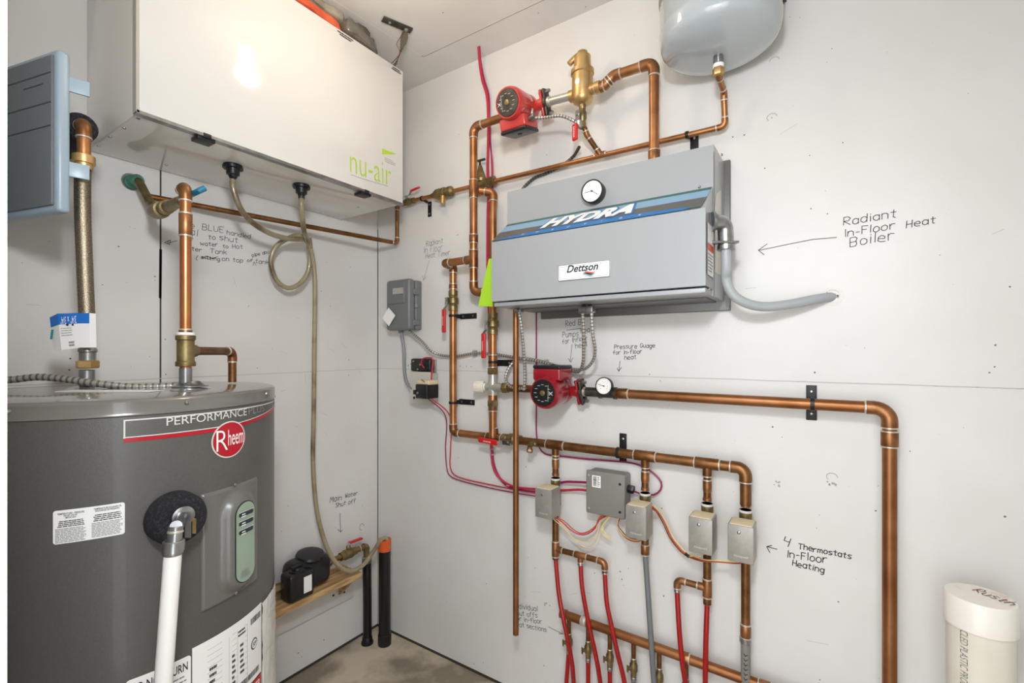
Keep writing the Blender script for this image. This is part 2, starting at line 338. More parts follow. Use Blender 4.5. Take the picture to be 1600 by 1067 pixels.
# ================================================================ the room
H = 2.44; XE = 2.62; YF = -1.402; XJ = 1.272; XK = 2.16; TH = .12
def disc(mb, sf, u, v, r, lift=.0005, n=7):
    k0 = random.random()*6; mb.add([sf.p(u+r*math.cos(k0+6.283*k/n)*random.uniform(.6, 1.1), v+r*math.sin(k0+6.283*k/n)*random.uniform(.6, 1.1), lift) for k in range(n)], [tuple(range(n))])
def strip(mb, sf, a, b, wd, lift=.0004): line(mb, sf, [a, b], wd, lift)
SR, SL = fr_right(), fr_left()
f = MB().box(-.1, XE+.1, -3.2, .1, -.1, 0); struct(f.build('floor', 'concrete'))
c = MB().box(-.1, XE+.1, YF-TH, .1, H, H+.1)
c.cur = 1; CS = Surf(lambda u, v, w_: V((u, v, H-w_)), lambda x, y: (Z(x, y, H).x, Z(x, y, H).y))
q = pxs(CS, (600, 50), (660, 88), (845, 0)); q0, q1, q2 = q; e = ((q2[0]-q1[0])*2, (q2[1]-q1[1])*2)
line(c, CS, [(q1[0]+(q0[0]-q1[0])*3, q1[1]+(q0[1]-q1[1])*3), q1, (q1[0]+e[0], q1[1]+e[1])], .006)
c.cur = 2; strip(c, CS, (q1[0], q1[1]+.005), (q1[0]+e[0], q1[1]+e[1]+.005), .0015)
for i in range(14): disc(c, CS, random.uniform(.1, 1.6), random.uniform(-.6, -.02), random.uniform(.0012, .003))
struct(c.build('ceiling', ['ceiling_paint', 'caulk', 'seam'], smooth=False))
# wall with the boiler
b = MB().box(-.1, XE+.1, 0, .1, -.05, H)
b.cur = 1
pts = [(u, 1.205-.004*u+random.uniform(-.0012, .0012)) for u in [i*.07 for i in range(0, 38)]]
line(b, SR, pts, .0022)
strip(b, SR, (.003, .0), (.003, 1.85), .004)
b.cur = 3; strip(b, SR, (0, .006), (XE, .006), .012)
b.cur = 2; strip(b, SR, (.006, .4), (.006, 2.4), .010)
b.cur = 0
for x, y in ((1300, 455), (1206, 183), (1210, 95), (1300, 745)):
    b.cur = 5; u, v = SR.px(x, y); line(b, SR, [(u+.012*math.cos(k*.5), v+.010*math.sin(k*.5)) for k in range(random.randint(6, 12))], .0016)
b.cur = 4
marks = [(717, 210), (854, 242), (1195, 263), (1265, 243), (1317, 223), (1267, 326), (1293, 334), (1300, 76), (1206, 184), (1273, 582), (1207, 667), (1222, 683), (1276, 825), (1034, 794), (969, 893), (972, 905), (974, 914), (982, 888), (1037, 931), (929, 895), (1281, 1062), (1310, 940), (1555, 539), (1554, 573), (1546, 582), (1578, 448), (1570, 807), (1422, 705), (1368, 798),
         (906, 656), (822, 729), (836, 887), (716, 715), (702, 690), (719, 572), (729, 572), (736, 573), (765, 576), (1032, 595), (1015, 585), (715, 367), (763, 362), (1100, 205), (1110, 240), (1145, 214), (1163, 211), (672, 905), (706, 909), (760, 912), (656, 980), (741, 1037), (755, 1035), (820, 932), (850, 1040)]
for x, y in marks: u, v = SR.px(x, y); disc(b, SR, u, v, random.uniform(.0014, .0032))
for i in range(150):
    disc(b, SR, random.uniform(.1, 2.2), random.uniform(.2, 2.3), random.uniform(.0005, .0014))
b.cur = 5
for i in range(28):
    u, v = random.uniform(.1, 2.2), random.uniform(.2, 2.3); a = random.uniform(-.5, .5); l = random.uniform(.01, .05); line(b, SR, [(u, v), (u+l*math.cos(a), v+l*math.sin(a))], .0008)
b.cur = 5
for x, y in ((1212, 755), (1297, 755), (1300, 462), (855, 945), (640, 570)):
    u, v = SR.px(x, y)
    for k in range(5): disc(b, SR, u+random.uniform(-.012, .012), v+random.uniform(-.006, .006), random.uniform(.002, .005), .0006)
wall_right = struct(b.build('wall_right', ['wall_paint', 'seam_soft', 'caulk', 'seam_dark', 'seam', 'scuff'], smooth=False))
# wall with the ventilation unit
b = MB().box(-.1, 0, YF-TH, 0, -.05, H)
b.cur = 1; ys = [-i*.05 for i in range(0, 29)]
line(b, SL, [(y, 1.203+.010*y+random.uniform(-.001, .001)) for y in ys], .0022); strip(b, SL, (-.002, 0), (-.002, 1.9), .003)
b.cur = 3; strip(b, SL, (-.8636, 0), (-.862, H), .0045); strip(b, SL, (YF, .006), (0, .006), .012); strip(b, SL, (-.8636, 1.45), (-.8622, 1.6), .0075)
b.cur = 4
for x, y in ((242, 432), (242, 438), (185, 385), (160, 445), (110, 560), (108, 578), (258, 530), (259, 585), (388, 478), (402, 575), (425, 545), (547, 417), (545, 562), (545, 586), (466, 1020), (471, 1026), (552, 982), (506, 1000), (502, 455), (516, 478), (450, 790), (440, 830), (545, 835), (566, 790)):
    u, v = SL.px(x, y); disc(b, SL, u, v, random.uniform(.0015, .0032))
for i in range(90): disc(b, SL, random.uniform(-1.3, -.03), random.uniform(.1, 1.9), random.uniform(.0005, .0014))
b.cur = 5
for i in range(40):
    u, v = random.uniform(-1.3, -.02), random.uniform(.1, 1.9); a = random.uniform(-1.5, .5); l = random.uniform(.01, .04); line(b, SL, [(u, v), (u+l*math.cos(a), v+l*math.sin(a))], .0008)
u, v = SL.px(565, 823); line(b, SL, [(u+.012*math.cos(k*.6), v+.014*math.sin(k*.6)) for k in range(9)], .003)
wall_left = struct(b.build('wall_left', ['wall_paint', 'seam_soft', 'caulk', 'seam_dark', 'seam', 'scuff'], smooth=False))
struct(MB().box(-.1, XJ, YF-TH, YF, 0, H).build('wall_front', 'jamb_paint_daylit', smooth=False))
struct(MB().box(XK, XE, YF-TH, YF, 0, H).build('wall_front', 'wall_paint', smooth=False))
struct(MB().box(XJ, XK, YF-TH, YF, 2.06, H).build('wall_front', 'wall_paint', smooth=False))
struct(MB().box(XE, XE+.1, YF-TH, 0, 0, H).build('wall_back', 'wall_paint', smooth=False))

# hand lettering on the walls (children of the wall it is written on)
def note(name, parent, sf, rows, lines=(), wd=.0016, aspect=1., label=None, m='pencil'):
    mb = MB()
    for t, p0, p1 in rows: hand(mb, sf, t, sf.px(*p0), sf.px(*p1), aspect, wd)
    for pl in lines: line(mb, sf, pxs(sf, *pl), wd)
    return mb.build(name, m, parent, smooth=False, label=label)
note('handwritten_note', wall_right, SR, [('Radiant', (1318, 352), (1400, 339)), ('In-Floor', (1318, 370), (1398, 357)), ('Heat', (1416, 356), (1461, 349)), ('Boiler', (1328, 385), (1397, 374))],
     [((1307, 371), (1270, 374), (1230, 382), (1187, 391)), ((1199, 381), (1185, 391), (1194, 398))], .0017, .82, 'pencil note reading Radiant In-Floor Heat Boiler')
note('handwritten_note', wall_right, SR, [('4', (1223, 851), (1231, 854)), ('Thermostats', (1247, 857), (1330, 873)), ('In-Floor', (1229, 870), (1292, 880)), ('Heating', (1238, 883), (1287, 895))],
     [((1214, 858), (1199, 854)), ((1206, 852), (1198, 854), (1203, 863))], .0022, .95, 'black note reading 4 Thermostats In-Floor Heating', 'decal_black')
note('handwritten_note', wall_right, SR, [('Pressure', (960, 545), (995, 544)), ('Guage', (1000, 543), (1023, 543)), ('for In-floor', (958, 554), (1003, 552)), ('heat', (976, 562), (994, 561))],
     [((969, 564), (967, 579)), ((964, 575), (967, 580), (971, 574))], .0017, .95, 'note reading Pressure Guage for In-floor heat')
note('handwritten_note', wall_right, SR, [('Red Box', (884, 510), (917, 506)), ('Pumps', (879, 527), (904, 525)), ('Heat', (908, 521), (926, 518)), ('for Infloor', (879, 538), (918, 531)), ('heat', (900, 545), (918, 540))],
     [((885, 516), (908, 513)), ((894, 538), (891, 565)), ((888, 560), (892, 566), (895, 559))], .0017, 1.05, 'note reading Red Box Pumps Heat for Infloor heat')
note('handwritten_note', wall_right, SR, [('Radiant', (666, 385), (692, 380)), ('In Floor', (662, 396), (692, 390)), ('Heat Timer', (665, 404), (703, 398))],
     [((671, 407), (662, 437)), ((660, 431), (662, 438), (666, 432))], .0013, 1.0, 'faint note reading Radiant In Floor Heat Timer')
note('handwritten_note', wall_right, SR, [('Individual', (804, 949), (840, 955)), ('Shut offs', (804, 960), (840, 965)), ('for in-floor', (804, 969), (847, 975)), ('heat sections', (804, 977), (854, 987))],
     [((857, 979), (879, 990)), ((873, 990), (880, 990), (877, 984))], .0017, 1.0, 'note reading Individual Shut offs for in-floor heat sections')
note('handwritten_note', wall_left, SL, [('Main', (515, 785), (533, 781)), ('Water', (539, 778), (558, 773)), ('Shut off', (524, 793), (555, 785))],
     [((531, 802), (532, 830)), ((528, 827), (532, 831), (535, 828))], .0022, .95, 'note reading Main Water Shut off')
mb_rows = [('Use', (281, 353), (303, 357)), ('BLUE', (316, 359), (349, 364)), ('handled', (354, 366), (391, 373)), ('Val', (284, 365), (308, 369)), ('to', (325, 373), (336, 375)), ('shut', (343, 375), (371, 379)),
           ('Off', (282, 376), (301, 380)), ('water', (313, 383), (340, 385)), ('to', (348, 387), (356, 388)), ('Hot', (363, 388), (379, 389)), ('Water', (285, 389), (315, 394)), ('Tank', (328, 395), (354, 398)),
           ('sitting', (314, 404), (343, 408)), ('on top', (347, 407), (379, 410)), ('of', (386, 409), (394, 410)), ('tank', (399, 411), (420, 413)), ('pipe above', (394, 401), (428, 394))]
note('handwritten_note', wall_left, SL, mb_rows, [((309, 399), (306, 404), (308, 407)), ((314, 403), (324, 400), (332, 404), (340, 401)), ((315, 401), (326, 405), (338, 402)), ((277, 376), (265, 379)), ((266, 375), (257, 379), (265, 382), (266, 375)), ((262, 377), (263, 381)), ((395, 415), (397, 409), (400, 415))], .0017, .8,
     'note about the BLUE handled valve that shuts off water to Hot Water Tank')

# ceiling lamp (out of the frame, its glow shows in the white front panel)
t = thing('ceiling_lamp', (.80, -.63, H), 'bare round bulb in white porcelain ceiling holder', 'lamp')
MB().lathe((.80, -.63, H), (0, 0, -1), [(0, .055), (.008, .058), (.02, .045), (.035, .025)], 24).build('lamp_holder', 'porcelain', t)
MB().lathe((.80, -.63, H-.034), (0, 0, -1), [(0, .014), (.015, .018), (.035, .030), (.055, .034), (.075, .028), (.088, .012), (.092, .0)], 20).build('bulb', 'bulb_glass', t)

# ================================================================ ventilation unit
y0, y1, z0, z1, xf = -1.045, -.197, 1.850, 2.367, .380
t = thing('ventilation_unit', (.19, (y0+y1)/2, z0), 'large white wall-hung air exchanger box with lime green lettering', 'air exchanger')
b = MB().box(.002, xf-.024, y0+.004, y1-.004, z0, z1-.002, .003); cab = b.build('cabinet', 'white_enamel_under', t, angle=30)
MB().box(xf-.020, xf, y0, y1, z0+.001, z1, .003).build('front_panel', 'white_enamel', t, angle=30)
MB().box(xf-.024, xf-.020, y0+.006, y1-.006, z0+.003, z1-.004).build('panel_gasket', 'seam_dark', t, smooth=False)
MB().box(xf-.019, xf+.0015, y0, y1, z0-.0025, z0+.0055).build('bottom_trim', 'steel', t, smooth=False)
MB().box(xf-.019, xf+.0015, y0-.0015, y0+.005, z0, z1).build('side_trim', 'galv', t, smooth=False)
for px, py in ((322, 214), (580, 298)):
    p = Z(px, py, z0); yy = p.y
    MB().obox((xf-.022, yy, z0-.006), (.020, 0, 0), (0, .022, 0), (0, 0, .005), .002).obox((xf-.004, yy, z0+.001), (.006, 0, 0), (0, .010, 0), (0, 0, .006), .001).build('latch', 'black_plastic', t)
def under_screw(px, py, parent, zz=z0):
    p = Z(px, py, zz); MB().lathe((p.x, p.y, zz+.0005), (0, 0, -1), [(0, .0045), (.0015, .0042), (.003, .002)], 10).build('screw', 'steel', parent)
for s_ in ((216, 185), (194, 200), (172, 214), (154, 228), (260, 258), (438, 324), (560, 324)): under_screw(*s_, t)
SH = fr_left(xf)
fit_text(MB(), SH, 'nu-air', SH.px(547, 269), SH.px(611, 291), aspect=1.55, bold=-.012).build('logo', 'decal_lime', t, smooth=False, label='lime green nu-air lettering')
u, v = SH.px(610, 270); mb = MB(); patch(mb, SH, pxs(SH, (597, 232), (597, 241), (620, 241)), .0008); mb.build('logo_mark', 'decal_lime', t, smooth=False)
mb = MB()
for (xa, ya, xb, yb, n) in ((601, 245, 622, 262, 3),):
    a, b_ = SH.px(xa, ya), SH.px(xb, yb); bars(mb, SH, a[0], b_[1], b_[0], a[1], n, .25)
mb.build('fine_print', 'decal_grey', t, smooth=False); mb = MB(); line(mb, SH, pxs(SH, (548, 273), (575, 282), (606, 291)), .0015)
mb.build('tag_line', 'decal_grey', t, smooth=False)
mb = MB()
for (xa, ya, xb, yb) in ((527, 59, 552, 72), (610, 109, 628, 121)):
    a, b_ = SH.px(xa, ya), SH.px(xb, ya); vv = z1-.006; bars(mb, SH, a[0], vv-.014, b_[0], vv, 2, .6, center=True)
mb.build('port_caption', 'decal_black', t, smooth=False)
spig = []
for px, py in ((364, 258), (471, 289)):
    p = Z(px, py, z0); spig.append(p)
    b = MB().lathe(p, (0, 0, -1), [(0, .026), (.003, .0265), (.012, .0265), (.0125, .019), (.030, .018), (.032, .013), (.040, .010), (.042, .0075), (.060, .0065)], 24)
    for k in range(12):
        a = k*math.pi/6; b.obox(p+V((.0265*math.cos(a), .0265*math.sin(a), -.007)), V((math.cos(a), math.sin(a), 0))*.0015, V((-math.sin(a), math.cos(a), 0))*.003, (0, 0, .005))
    b.build('drain_spigot', 'black_plastic', t)
# hoses hanging from the spigots
def LX(*p): return [L(*q) for q in p]
s0, s1 = spig
main = [s1+V((0, 0, -.045)), s1+V((0, 0, -.08)), L(475, 360, .20), L(481, 378, .13), L(484, 398, .10), L(481, 425, .09), L(467, 444, .08), L(449, 450, .075), L(432, 438, .07), L(423, 410, .07), L(430, 387, .08), L(447, 374, .095), L(466, 368, .11), L(480, 378, .12), L(489, 405, .11), L(492, 450, .10), L(491, 550, .09), L(490, 650, .09), L(489, 720, .09), L(494, 790, .10), L(507, 845, .12), L(524, 878, .14), L(545, 892, .15), L(566, 884, .15), L(583, 862, .145), L(596, 843, .14), Dp(604, 842, 2.06), Dp(607, 856, 2.06)]
o = MB().tube(spline(main, .012), .0088, 12).build('drain_hose', 'hose'); tag(o, 'long looped brownish clear hose running down the wall into the orange topped pipe', 'hose', None)
MB().cyl(L(482, 372, .125), L(484, 388, .115), .0115, 14).build('hose_joiner', 'hose_brown', o)
p = main[0]; MB().cyl(p+V((0, 0, -.002)), p+V((0, 0, .016)), .0105, 14).build('hose_clamp', 'iron_dark', o)
o = MB().tube(spline([s0+V((0, 0, -.045)), s0+V((0, 0, -.07)), L(376, 326, .23), L(397, 350, .19), L(425, 366, .15), L(452, 373, .125), L(472, 374, .125)], .012), .0088, 12).build('drain_hose', 'hose'); tag(o, 'short stained hose curving from the left spigot across to the longer looped hose', 'hose', None)

# bags on top of the unit
def crumple(name, x0_, x1_, ya, yb, za, zb, m, seed, amp=.012):
    bm = bmesh.new(); bmesh.ops.create_icosphere(bm, subdivisions=5, radius=1); vs = []
    for v in bm.verts:
        p = v.co; p = V([math.copysign(abs(k)**.30, k) for k in p]); q = V(((x0_+x1_)/2+p.x*(x1_-x0_)/2, (ya+yb)/2+p.y*(yb-ya)/2, (za+zb)/2+p.z*(zb-za)/2))
        n_ = noise.noise(q*14+V((seed, 0, 0)))*amp+abs(noise.noise(q*32+V((0, seed, 0))))*amp*.6; vs.append(q-V((p.x, p.y, 0))*n_*1.4-V((0, 0, p.z))*abs(n_)*.4)
    bm.verts.index_update(); b = MB(); b.add(vs, [[v.index for v in f.verts] for f in bm.faces]); bm.free(); return b
o = crumple('', .12, .388, -.455, -.300, z1+.001, H-.001, '', 3, .016).build('plastic_bag', 'bag_dark', angle=70); tag(o, 'crumpled dark shiny plastic bag squeezed between the white unit and the ceiling', 'bag')
t2 = thing('insulated_duct', (.27, -.57, z1), 'clear plastic wrapped duct with orange insulation on top of the white unit', 'duct')
crumple('', .12, .378, -.720, -.455, z1+.001, z1+.036, '', 9, .005).build('insulation', 'insulation_orange', t2, angle=70)
crumple('', .12, .384, -.715, -.452, z1+.034, H-.001, '', 12, .010).build('plastic_wrap', 'bag_clear', t2, angle=70)
# steel hanging bracket and strap
a, b_ = Z(600, 29, H), Z(641, 46, H); dd = (b_-a).normalized(); nn = V((-dd.y, dd.x, 0)); cc = (a+b_)/2
t2 = thing('hanging_bracket', (cc.x, cc.y, H-.004), 'dark steel ceiling plate with a webbing strap beside the dark bag', 'bracket')
MB().obox((cc.x, cc.y, H-.003), dd*(b_-a).length*.55, nn*.014, (0, 0, .0025), .001).build('plate', 'iron_dark', t2)
MB().lathe(a+V((0, 0, -.006))+dd*.02, (0, 0, -1), [(0, .006), (.003, .004)], 8).lathe(b_+V((0, 0, -.006))-dd*.015, (0, 0, -1), [(0, .008), (.006, .005)], 8).build('screws', 'steel', t2)
sp = [b_+V((0, 0, -.004))-dd*.02, b_.lerp(Z(618, 90, 2.39), .5)+V((0, 0, -.002)), Z(617, 100, 2.374), Z(610, 106, 2.3705)+V((-.02, 0, 0))]
sp = spline(sp, .01); b = MB()
for i in range(len(sp)-1):
    wv = V((.012, .006*math.sin(i*.5), 0)); b.quad(sp[i]-wv, sp[i]+wv, sp[i+1]+wv, sp[i+1]-wv)
    wv2 = wv; b.quad(sp[i]-wv+V((0, .002, 0)), sp[i+1]-wv+V((0, .002, 0)), sp[i+1]+wv+V((0, .002, 0)), sp[i]+wv+V((0, .002, 0)))
b.build('strap', 'strap', t2)
wire('', [sp[2]+V((.01, -.01, 0)), sp[min(6, len(sp)-2)]+V((-.02, -.012, 0)), sp[10 if len(sp) > 10 else -1]+V((.02, -.01, 0)), sp[-1]+V((.006, -.006, 0))], .0012, 'wire_brown', 'tie_wire', parent=t2)

# ================================================================ water heater
TC = V((.40, -1.08, 0)); TR = .314; ZT = 1.191
SC = fr_cyl(TC, TR)
t = thing('water_heater', (TC.x, TC.y, 0), 'large dark grey cylindrical water heater with a round red badge', 'water heater')
MB().lathe(TC+V((0, 0, .02)), (0, 0, 1), [(0, TR-.004), (.004, TR), (1.142, TR), (1.146, TR-.001)], 96).build('tank_shell', 'tank_grey', t)
MB().lathe(TC+V((0, 0, 1.160)), (0, 0, 1), [(0, TR+.001), (.002, TR+.0035), (.006, TR+.0015), (.026, TR+.0015), (.030, TR-.002), (.0312, TR-.006), (.034, TR*.6), (.035, .01)], 96).build('top_cap', 'tank_grey_sheen', t)
MB().lathe(TC, (0, 0, 1), [(0, TR-.03), (.022, TR-.03)], 48).build('base_ring', 'black_metal', t)
for a in (-58, -43.5, 1.5, 41, 75, 120, 165, 210):
    a = math.radians(a); n = V((math.cos(a), math.sin(a), 0)); MB().lathe(TC+V((0, 0, 1.178))+n*(TR+.001), n, [(0, .0042), (.002, .0038), (.004, .0015)], 10).build('rim_screw', 'steel', t)
def cu(deg): return math.radians(deg)*TR
def part_patch(name, m, polys, parent=t, lift=.0006, label=None):
    mb = MB()
    for p in polys: patch(mb, SC, p, lift)
    return mb.build(name, m, parent, label=label)
# upper decal: silver outline, red stripe, word mark and round badge
TL = SC.px(193, 656); LB = SC.px(194, 687); RT = (cu(66), TL[1])
g = .0025
dec = part_patch('brand_decal', 'decal_silver', [[(TL[0], TL[1]-g), (RT[0], TL[1]-g), (RT[0], TL[1]), (TL[0], TL[1])], [(TL[0], LB[1]), (TL[0]+g, LB[1]), (TL[0]+g, TL[1]), (TL[0], TL[1])]], label='silver outline decal')
dec_r = MB(); n = 16
prev = None
Lr = SC.px(194, 690)
def stripe_v(s): return Lr[1]+.002*(1-s)+.030*max(0, (s-.35)/.65)**1.5
for i in range(25):
    s = i/24; u_ = TL[0]+(RT[0]-TL[0])*s; v_ = stripe_v(s)
    if prev: dec_r.quad(SC.p(prev[0], prev[1]-.0035, .0010), SC.p(u_, v_-.0035, .0010), SC.p(u_, v_+.0035, .0010), SC.p(prev[0], prev[1]+.0035, .0010))
    prev = (u_, v_)
dec_r.build('stripe', 'decal_red', dec)
trim_l = MB(); q_ = [(TL[0]+(RT[0]-TL[0])*i/24, stripe_v(i/24)+.0052) for i in range(25)]; line(trim_l, SC, q_, .0018, .0010); trim_l.build('stripe_trim', 'decal_silver', dec)
a, b_ = SC.px(260, 663), SC.px(385, 650); vb = (a[1]+b_[1])/2
fit_text(MB(), SC, 'PERFORMANCE', (a[0], vb), (b_[0], vb), height=.0160).build('lettering', 'decal_silver', dec, smooth=False)
c_ = SC.px(412, 646); fit_text(MB(), SC, 'PLUS', (b_[0]+.006, vb), (c_[0], vb), height=.0165, bold=-.01).build('lettering', 'decal_grey', dec, smooth=False)
bc = SC.px(356.5, 686.5); l_, r_ = SC.px(329.5, 686), SC.px(382, 686); ru = (r_[0]-l_[0])/2; tp, bt = SC.px(357, 658), SC.px(357, 715); rv = (tp[1]-bt[1])/2; bc = ((l_[0]+r_[0])/2, (tp[1]+bt[1])/2)
bd = part_patch('badge', 'decal_silver', [ellipse(bc[0], bc[1], ru, rv)], lift=.0013, label='round red badge with silver rim')
part_patch('badge_field', 'decal_red', [ellipse(bc[0], bc[1], ru*.93, rv*.93)], bd, .0019)
mb = MB(); fit_text(mb, SC, 'R', (bc[0]-ru*.76, bc[1]-rv*.55), (bc[0]-ru*.14, bc[1]-rv*.55), height=rv*1.2, bold=-.012, lift=.0026); fit_text(mb, SC, 'heem', (bc[0]-ru*.12, bc[1]-rv*.32), (bc[0]+ru*.84, bc[1]-rv*.32), height=rv*.90, bold=.0, lift=.0026)
mb.build('badge_lettering', 'decal_white', bd, smooth=False)
# warning label, left
a, b_ = SC.px(83, 853), SC.px(195, 784); lab = part_patch('warning_label', 'decal_white', [rrect(a[0], a[1]+.002, b_[0], b_[1], .004)], label='white bilingual valve label')
w_ = b_[0]-a[0]; h_ = b_[1]-a[1]; mb = MB()
def ctext(mb, s_, u0, u1, v, ht, sf=SC, bold=.01): fit_text(mb, sf, s_, (u0, v), (u1, v), height=ht, bold=bold, lift=.0011)
ctext(mb, 'TEMPERATURE - PRESSURE', a[0]+.06*w_, a[0]+.43*w_, b_[1]-.13*h_, .0032); ctext(mb, 'RELIEF VALVE', a[0]+.15*w_, a[0]+.33*w_, b_[1]-.19*h_, .0030); ctext(mb, 'IMPORTANT', a[0]+.17*w_, a[0]+.32*w_, b_[1]-.25*h_, .0028)
ctext(mb, 'TEMPERATURE SOUPAPE DE', a[0]+.56*w_, a[0]+.95*w_, b_[1]-.11*h_, .0032); ctext(mb, 'DECHARGE DE PRESSION', a[0]+.58*w_, a[0]+.92*w_, b_[1]-.17*h_, .0030)
bars(mb, SC, a[0]+.05*w_, b_[1]-.50*h_, a[0]+.45*w_, b_[1]-.30*h_, 4, .5, center=True, fill=(.8, 1)); bars(mb, SC, a[0]+.54*w_, b_[1]-.46*h_, a[0]+.97*w_, b_[1]-.24*h_, 4, .5, center=True, fill=(.8, 1))
mb.build('print', 'decal_black', lab, smooth=False)
mb = MB(); bars(mb, SC, a[0]+.03*w_, a[1]+.06*h_, a[0]+.47*w_, b_[1]-.52*h_, 9, .5, fill=(.85, 1)); mb.build('fine_print', 'decal_grey', lab, smooth=False); mb = MB(); bars(mb, SC, a[0]+.53*w_, a[1]+.08*h_, a[0]+.98*w_, b_[1]-.48*h_, 10, .5, fill=(.85, 1)); mb.build('fine_print', 'decal_grey', lab, smooth=False)
# access panel with the pill-shaped control plate
a, b_ = SC.px(314, 957), SC.px(314, 773); u1 = SC.px(400, 737)[0]; pc = ((SC.px(359, 840)[0]+SC.px(388, 840)[0])/2-.008, (SC.px(373, 780)[1]+SC.px(373, 905)[1])/2)
b = MB(); NU, NV = 44, 70; hw, hh = (u1-a[0])/2, (b_[1]-a[1])/2; cu0, cv0 = (u1+a[0])/2, (b_[1]+a[1])/2; grid = []
pr, ph = .0255, (SC.px(373, 780)[1]-SC.px(373, 905)[1])/2
def plift(u_, v_):
    dv = max(0, abs(v_-pc[1])-(ph-pr)); d = math.hypot(u_-pc[0], dv); s = max(0, min(1, (d-pr*1.05)/.024)); s = s*s*(3-2*s); base = .005+(1-s)*.017
    e = min(hw-abs(u_-cu0), hh-abs(v_-cv0)); return base*min(1, e/.003) if e < .003 else base
vs = [SC.p(cu0-hw+2*hw*i/NU, cv0-hh+2*hh*j/NV, plift(cu0-hw+2*hw*i/NU, cv0-hh+2*hh*j/NV)) for j in range(NV+1) for i in range(NU+1)]
b.add(vs, [(j*(NU+1)+i, j*(NU+1)+i+1, (j+1)*(NU+1)+i+1, (j+1)*(NU+1)+i) for j in range(NV) for i in range(NU)])
ap = b.build('access_panel', 'panel_grey', t, angle=60)
def capsule(c, r, h, n=12): return [(c[0]+r*math.cos(math.pi*k/n), c[1]+h-r+r*math.sin(math.pi*k/n)) for k in range(n+1)]+[(c[0]-r*math.cos(math.pi*k/n), c[1]-h+r-r*math.sin(math.pi*k/n)) for k in range(n+1)]
part_patch('plate_rim', 'decal_black', [capsule(pc, pr, ph)], ap, .0226)
cp = part_patch('control_plate', 'grille_green', [capsule(pc, pr-.0018, ph-.002)], ap, .0234)
for k in range(3):
    vv = pc[1]+ph-.026-k*.0185
    part_patch('indicator_window', ['decal_navy'], [rrect(pc[0]-.0185, vv-.0045, pc[0]+.0185, vv+.0045, .004)], cp, .0245)
    part_patch('indicator_legend', ['decal_white'], [rrect(pc[0]-.0135, vv-.0055, pc[0]-.002, vv-.0035, .0009), rrect(pc[0]-.012, vv-.001, pc[0]-.003, vv+.001, .0009), rrect(pc[0]-.0185, vv+.0050, pc[0]+.0185, vv+.0058, .0003)], cp, .0252)
mb = MB(); bars(mb, SC, pc[0]-.013, pc[1]-ph+.012, pc[0]+.013, pc[1]-ph+.028, 6, .4, .0245); mb.build('fine_print', 'decal_grey', cp, smooth=False)
for px, py in ((364, 757), (365, 926)):
    u, v = SC.px(px, py); q = SC.p(u, v, .005); n = (SC.p(u, v, 1)-SC.p(u, v, 0)); MB().lathe(q, n, [(0, .004), (.002, .0036), (.0035, .0015)], 10).build('screw', 'steel', ap)
# lower stickers
z7 = .706+.008
S1 = (cu(-14.2), .30); s1r = SC.px(298, 1022)
lab = part_patch('instruction_label', 'decal_white', [rrect(SC.px(196, 1058)[0], .36, s1r[0], s1r[1], .006)], label='white DO NOT TURN label')
mb = MB(); v_ = SC.px(202, 1067)[1]+.003; fit_text(mb, SC, 'DO NOT TURN', (SC.px(203, 1066)[0], s1r[1]-.026), (SC.px(293, 1036)[0], s1r[1]-.026), height=.0165, bold=.012, lift=.0011); mb.build('lettering', 'decal_black', lab, smooth=False)
mb = MB(); ua, ub = SC.px(205, 1066)[0], SC.px(293, 1036)[0]; bars(mb, SC, ua, s1r[1]-.075, ub, s1r[1]-.032, 5, .35, center=True, fill=(.8, 1)); mb.build('fine_print', 'decal_grey', lab, smooth=False)
ul, ur = SC.px(300, 1021)[0], SC.px(408, 950)[0]; zt = SC.px(380, 965)[1]
lab = part_patch('rating_label', 'decal_white', [[(ul, .30), (ur, .30), (ur, zt), (ul, zt)]], label='large white rating label with red danger strip')
W = ur-ul; mb = MB()
bars(mb, SC, ul+.18*W, zt-.20, ul+.30*W, zt-.055, 11, .45, fill=(.5, 1)); bars(mb, SC, ul+.46*W, zt-.14, ul+.52*W, zt-.06, 7, .5); bars(mb, SC, ul+.58*W, zt-.12, ul+.66*W, zt-.05, 6, .5); bars(mb, SC, ul+.55*W, zt-.036, ul+.68*W, zt-.020, 2, .5)
mb.build('print', 'decal_black', lab, smooth=False)
mb = MB(); v_ = zt-.02
while v_ > zt-.155: line(mb, SC, [(ul+.16*W+.0*v_, v_), (ul+.30*W, v_), (ul+.5*W, v_), (ul+.70*W, v_)], .0006, .0009); v_ -= .012
for uu in (.42, .54, .70): line(mb, SC, [(ul+uu*W, zt-.155), (ul+uu*W, zt-.02)], .0006, .0009)
mb.build('table_rules', 'decal_grey', lab, smooth=False)
mb = MB(); u_ = ul+.46*W
while u_ < ul+.93*W: l = random.uniform(.0008, .0024); mb.quad(SC.p(u_, zt-.149, .0012), SC.p(u_+l, zt-.149, .0012), SC.p(u_+l, zt-.136, .0012), SC.p(u_, zt-.136, .0012)); u_ += l+random.uniform(.0006, .002)
mb.build('barcode', 'decal_black', lab, smooth=False); mb = MB(); u_ = ul+.76*W
while u_ < ul+.96*W: l = random.uniform(.0008, .0024); mb.quad(SC.p(u_, zt-.030, .0012), SC.p(u_+l, zt-.030, .0012), SC.p(u_+l, zt-.016, .0012), SC.p(u_, zt-.016, .0012)); u_ += l+random.uniform(.0006, .002)
mb.build('barcode', 'decal_black', lab, smooth=False)
mb = MB(); cx_, cy_ = ul+.83*W, zt-.078; patch(mb, SC, ellipse(cx_, cy_, .0115, .0125, 24), .0010); k = mb.build('approval_mark', 'decal_black', lab, smooth=False)
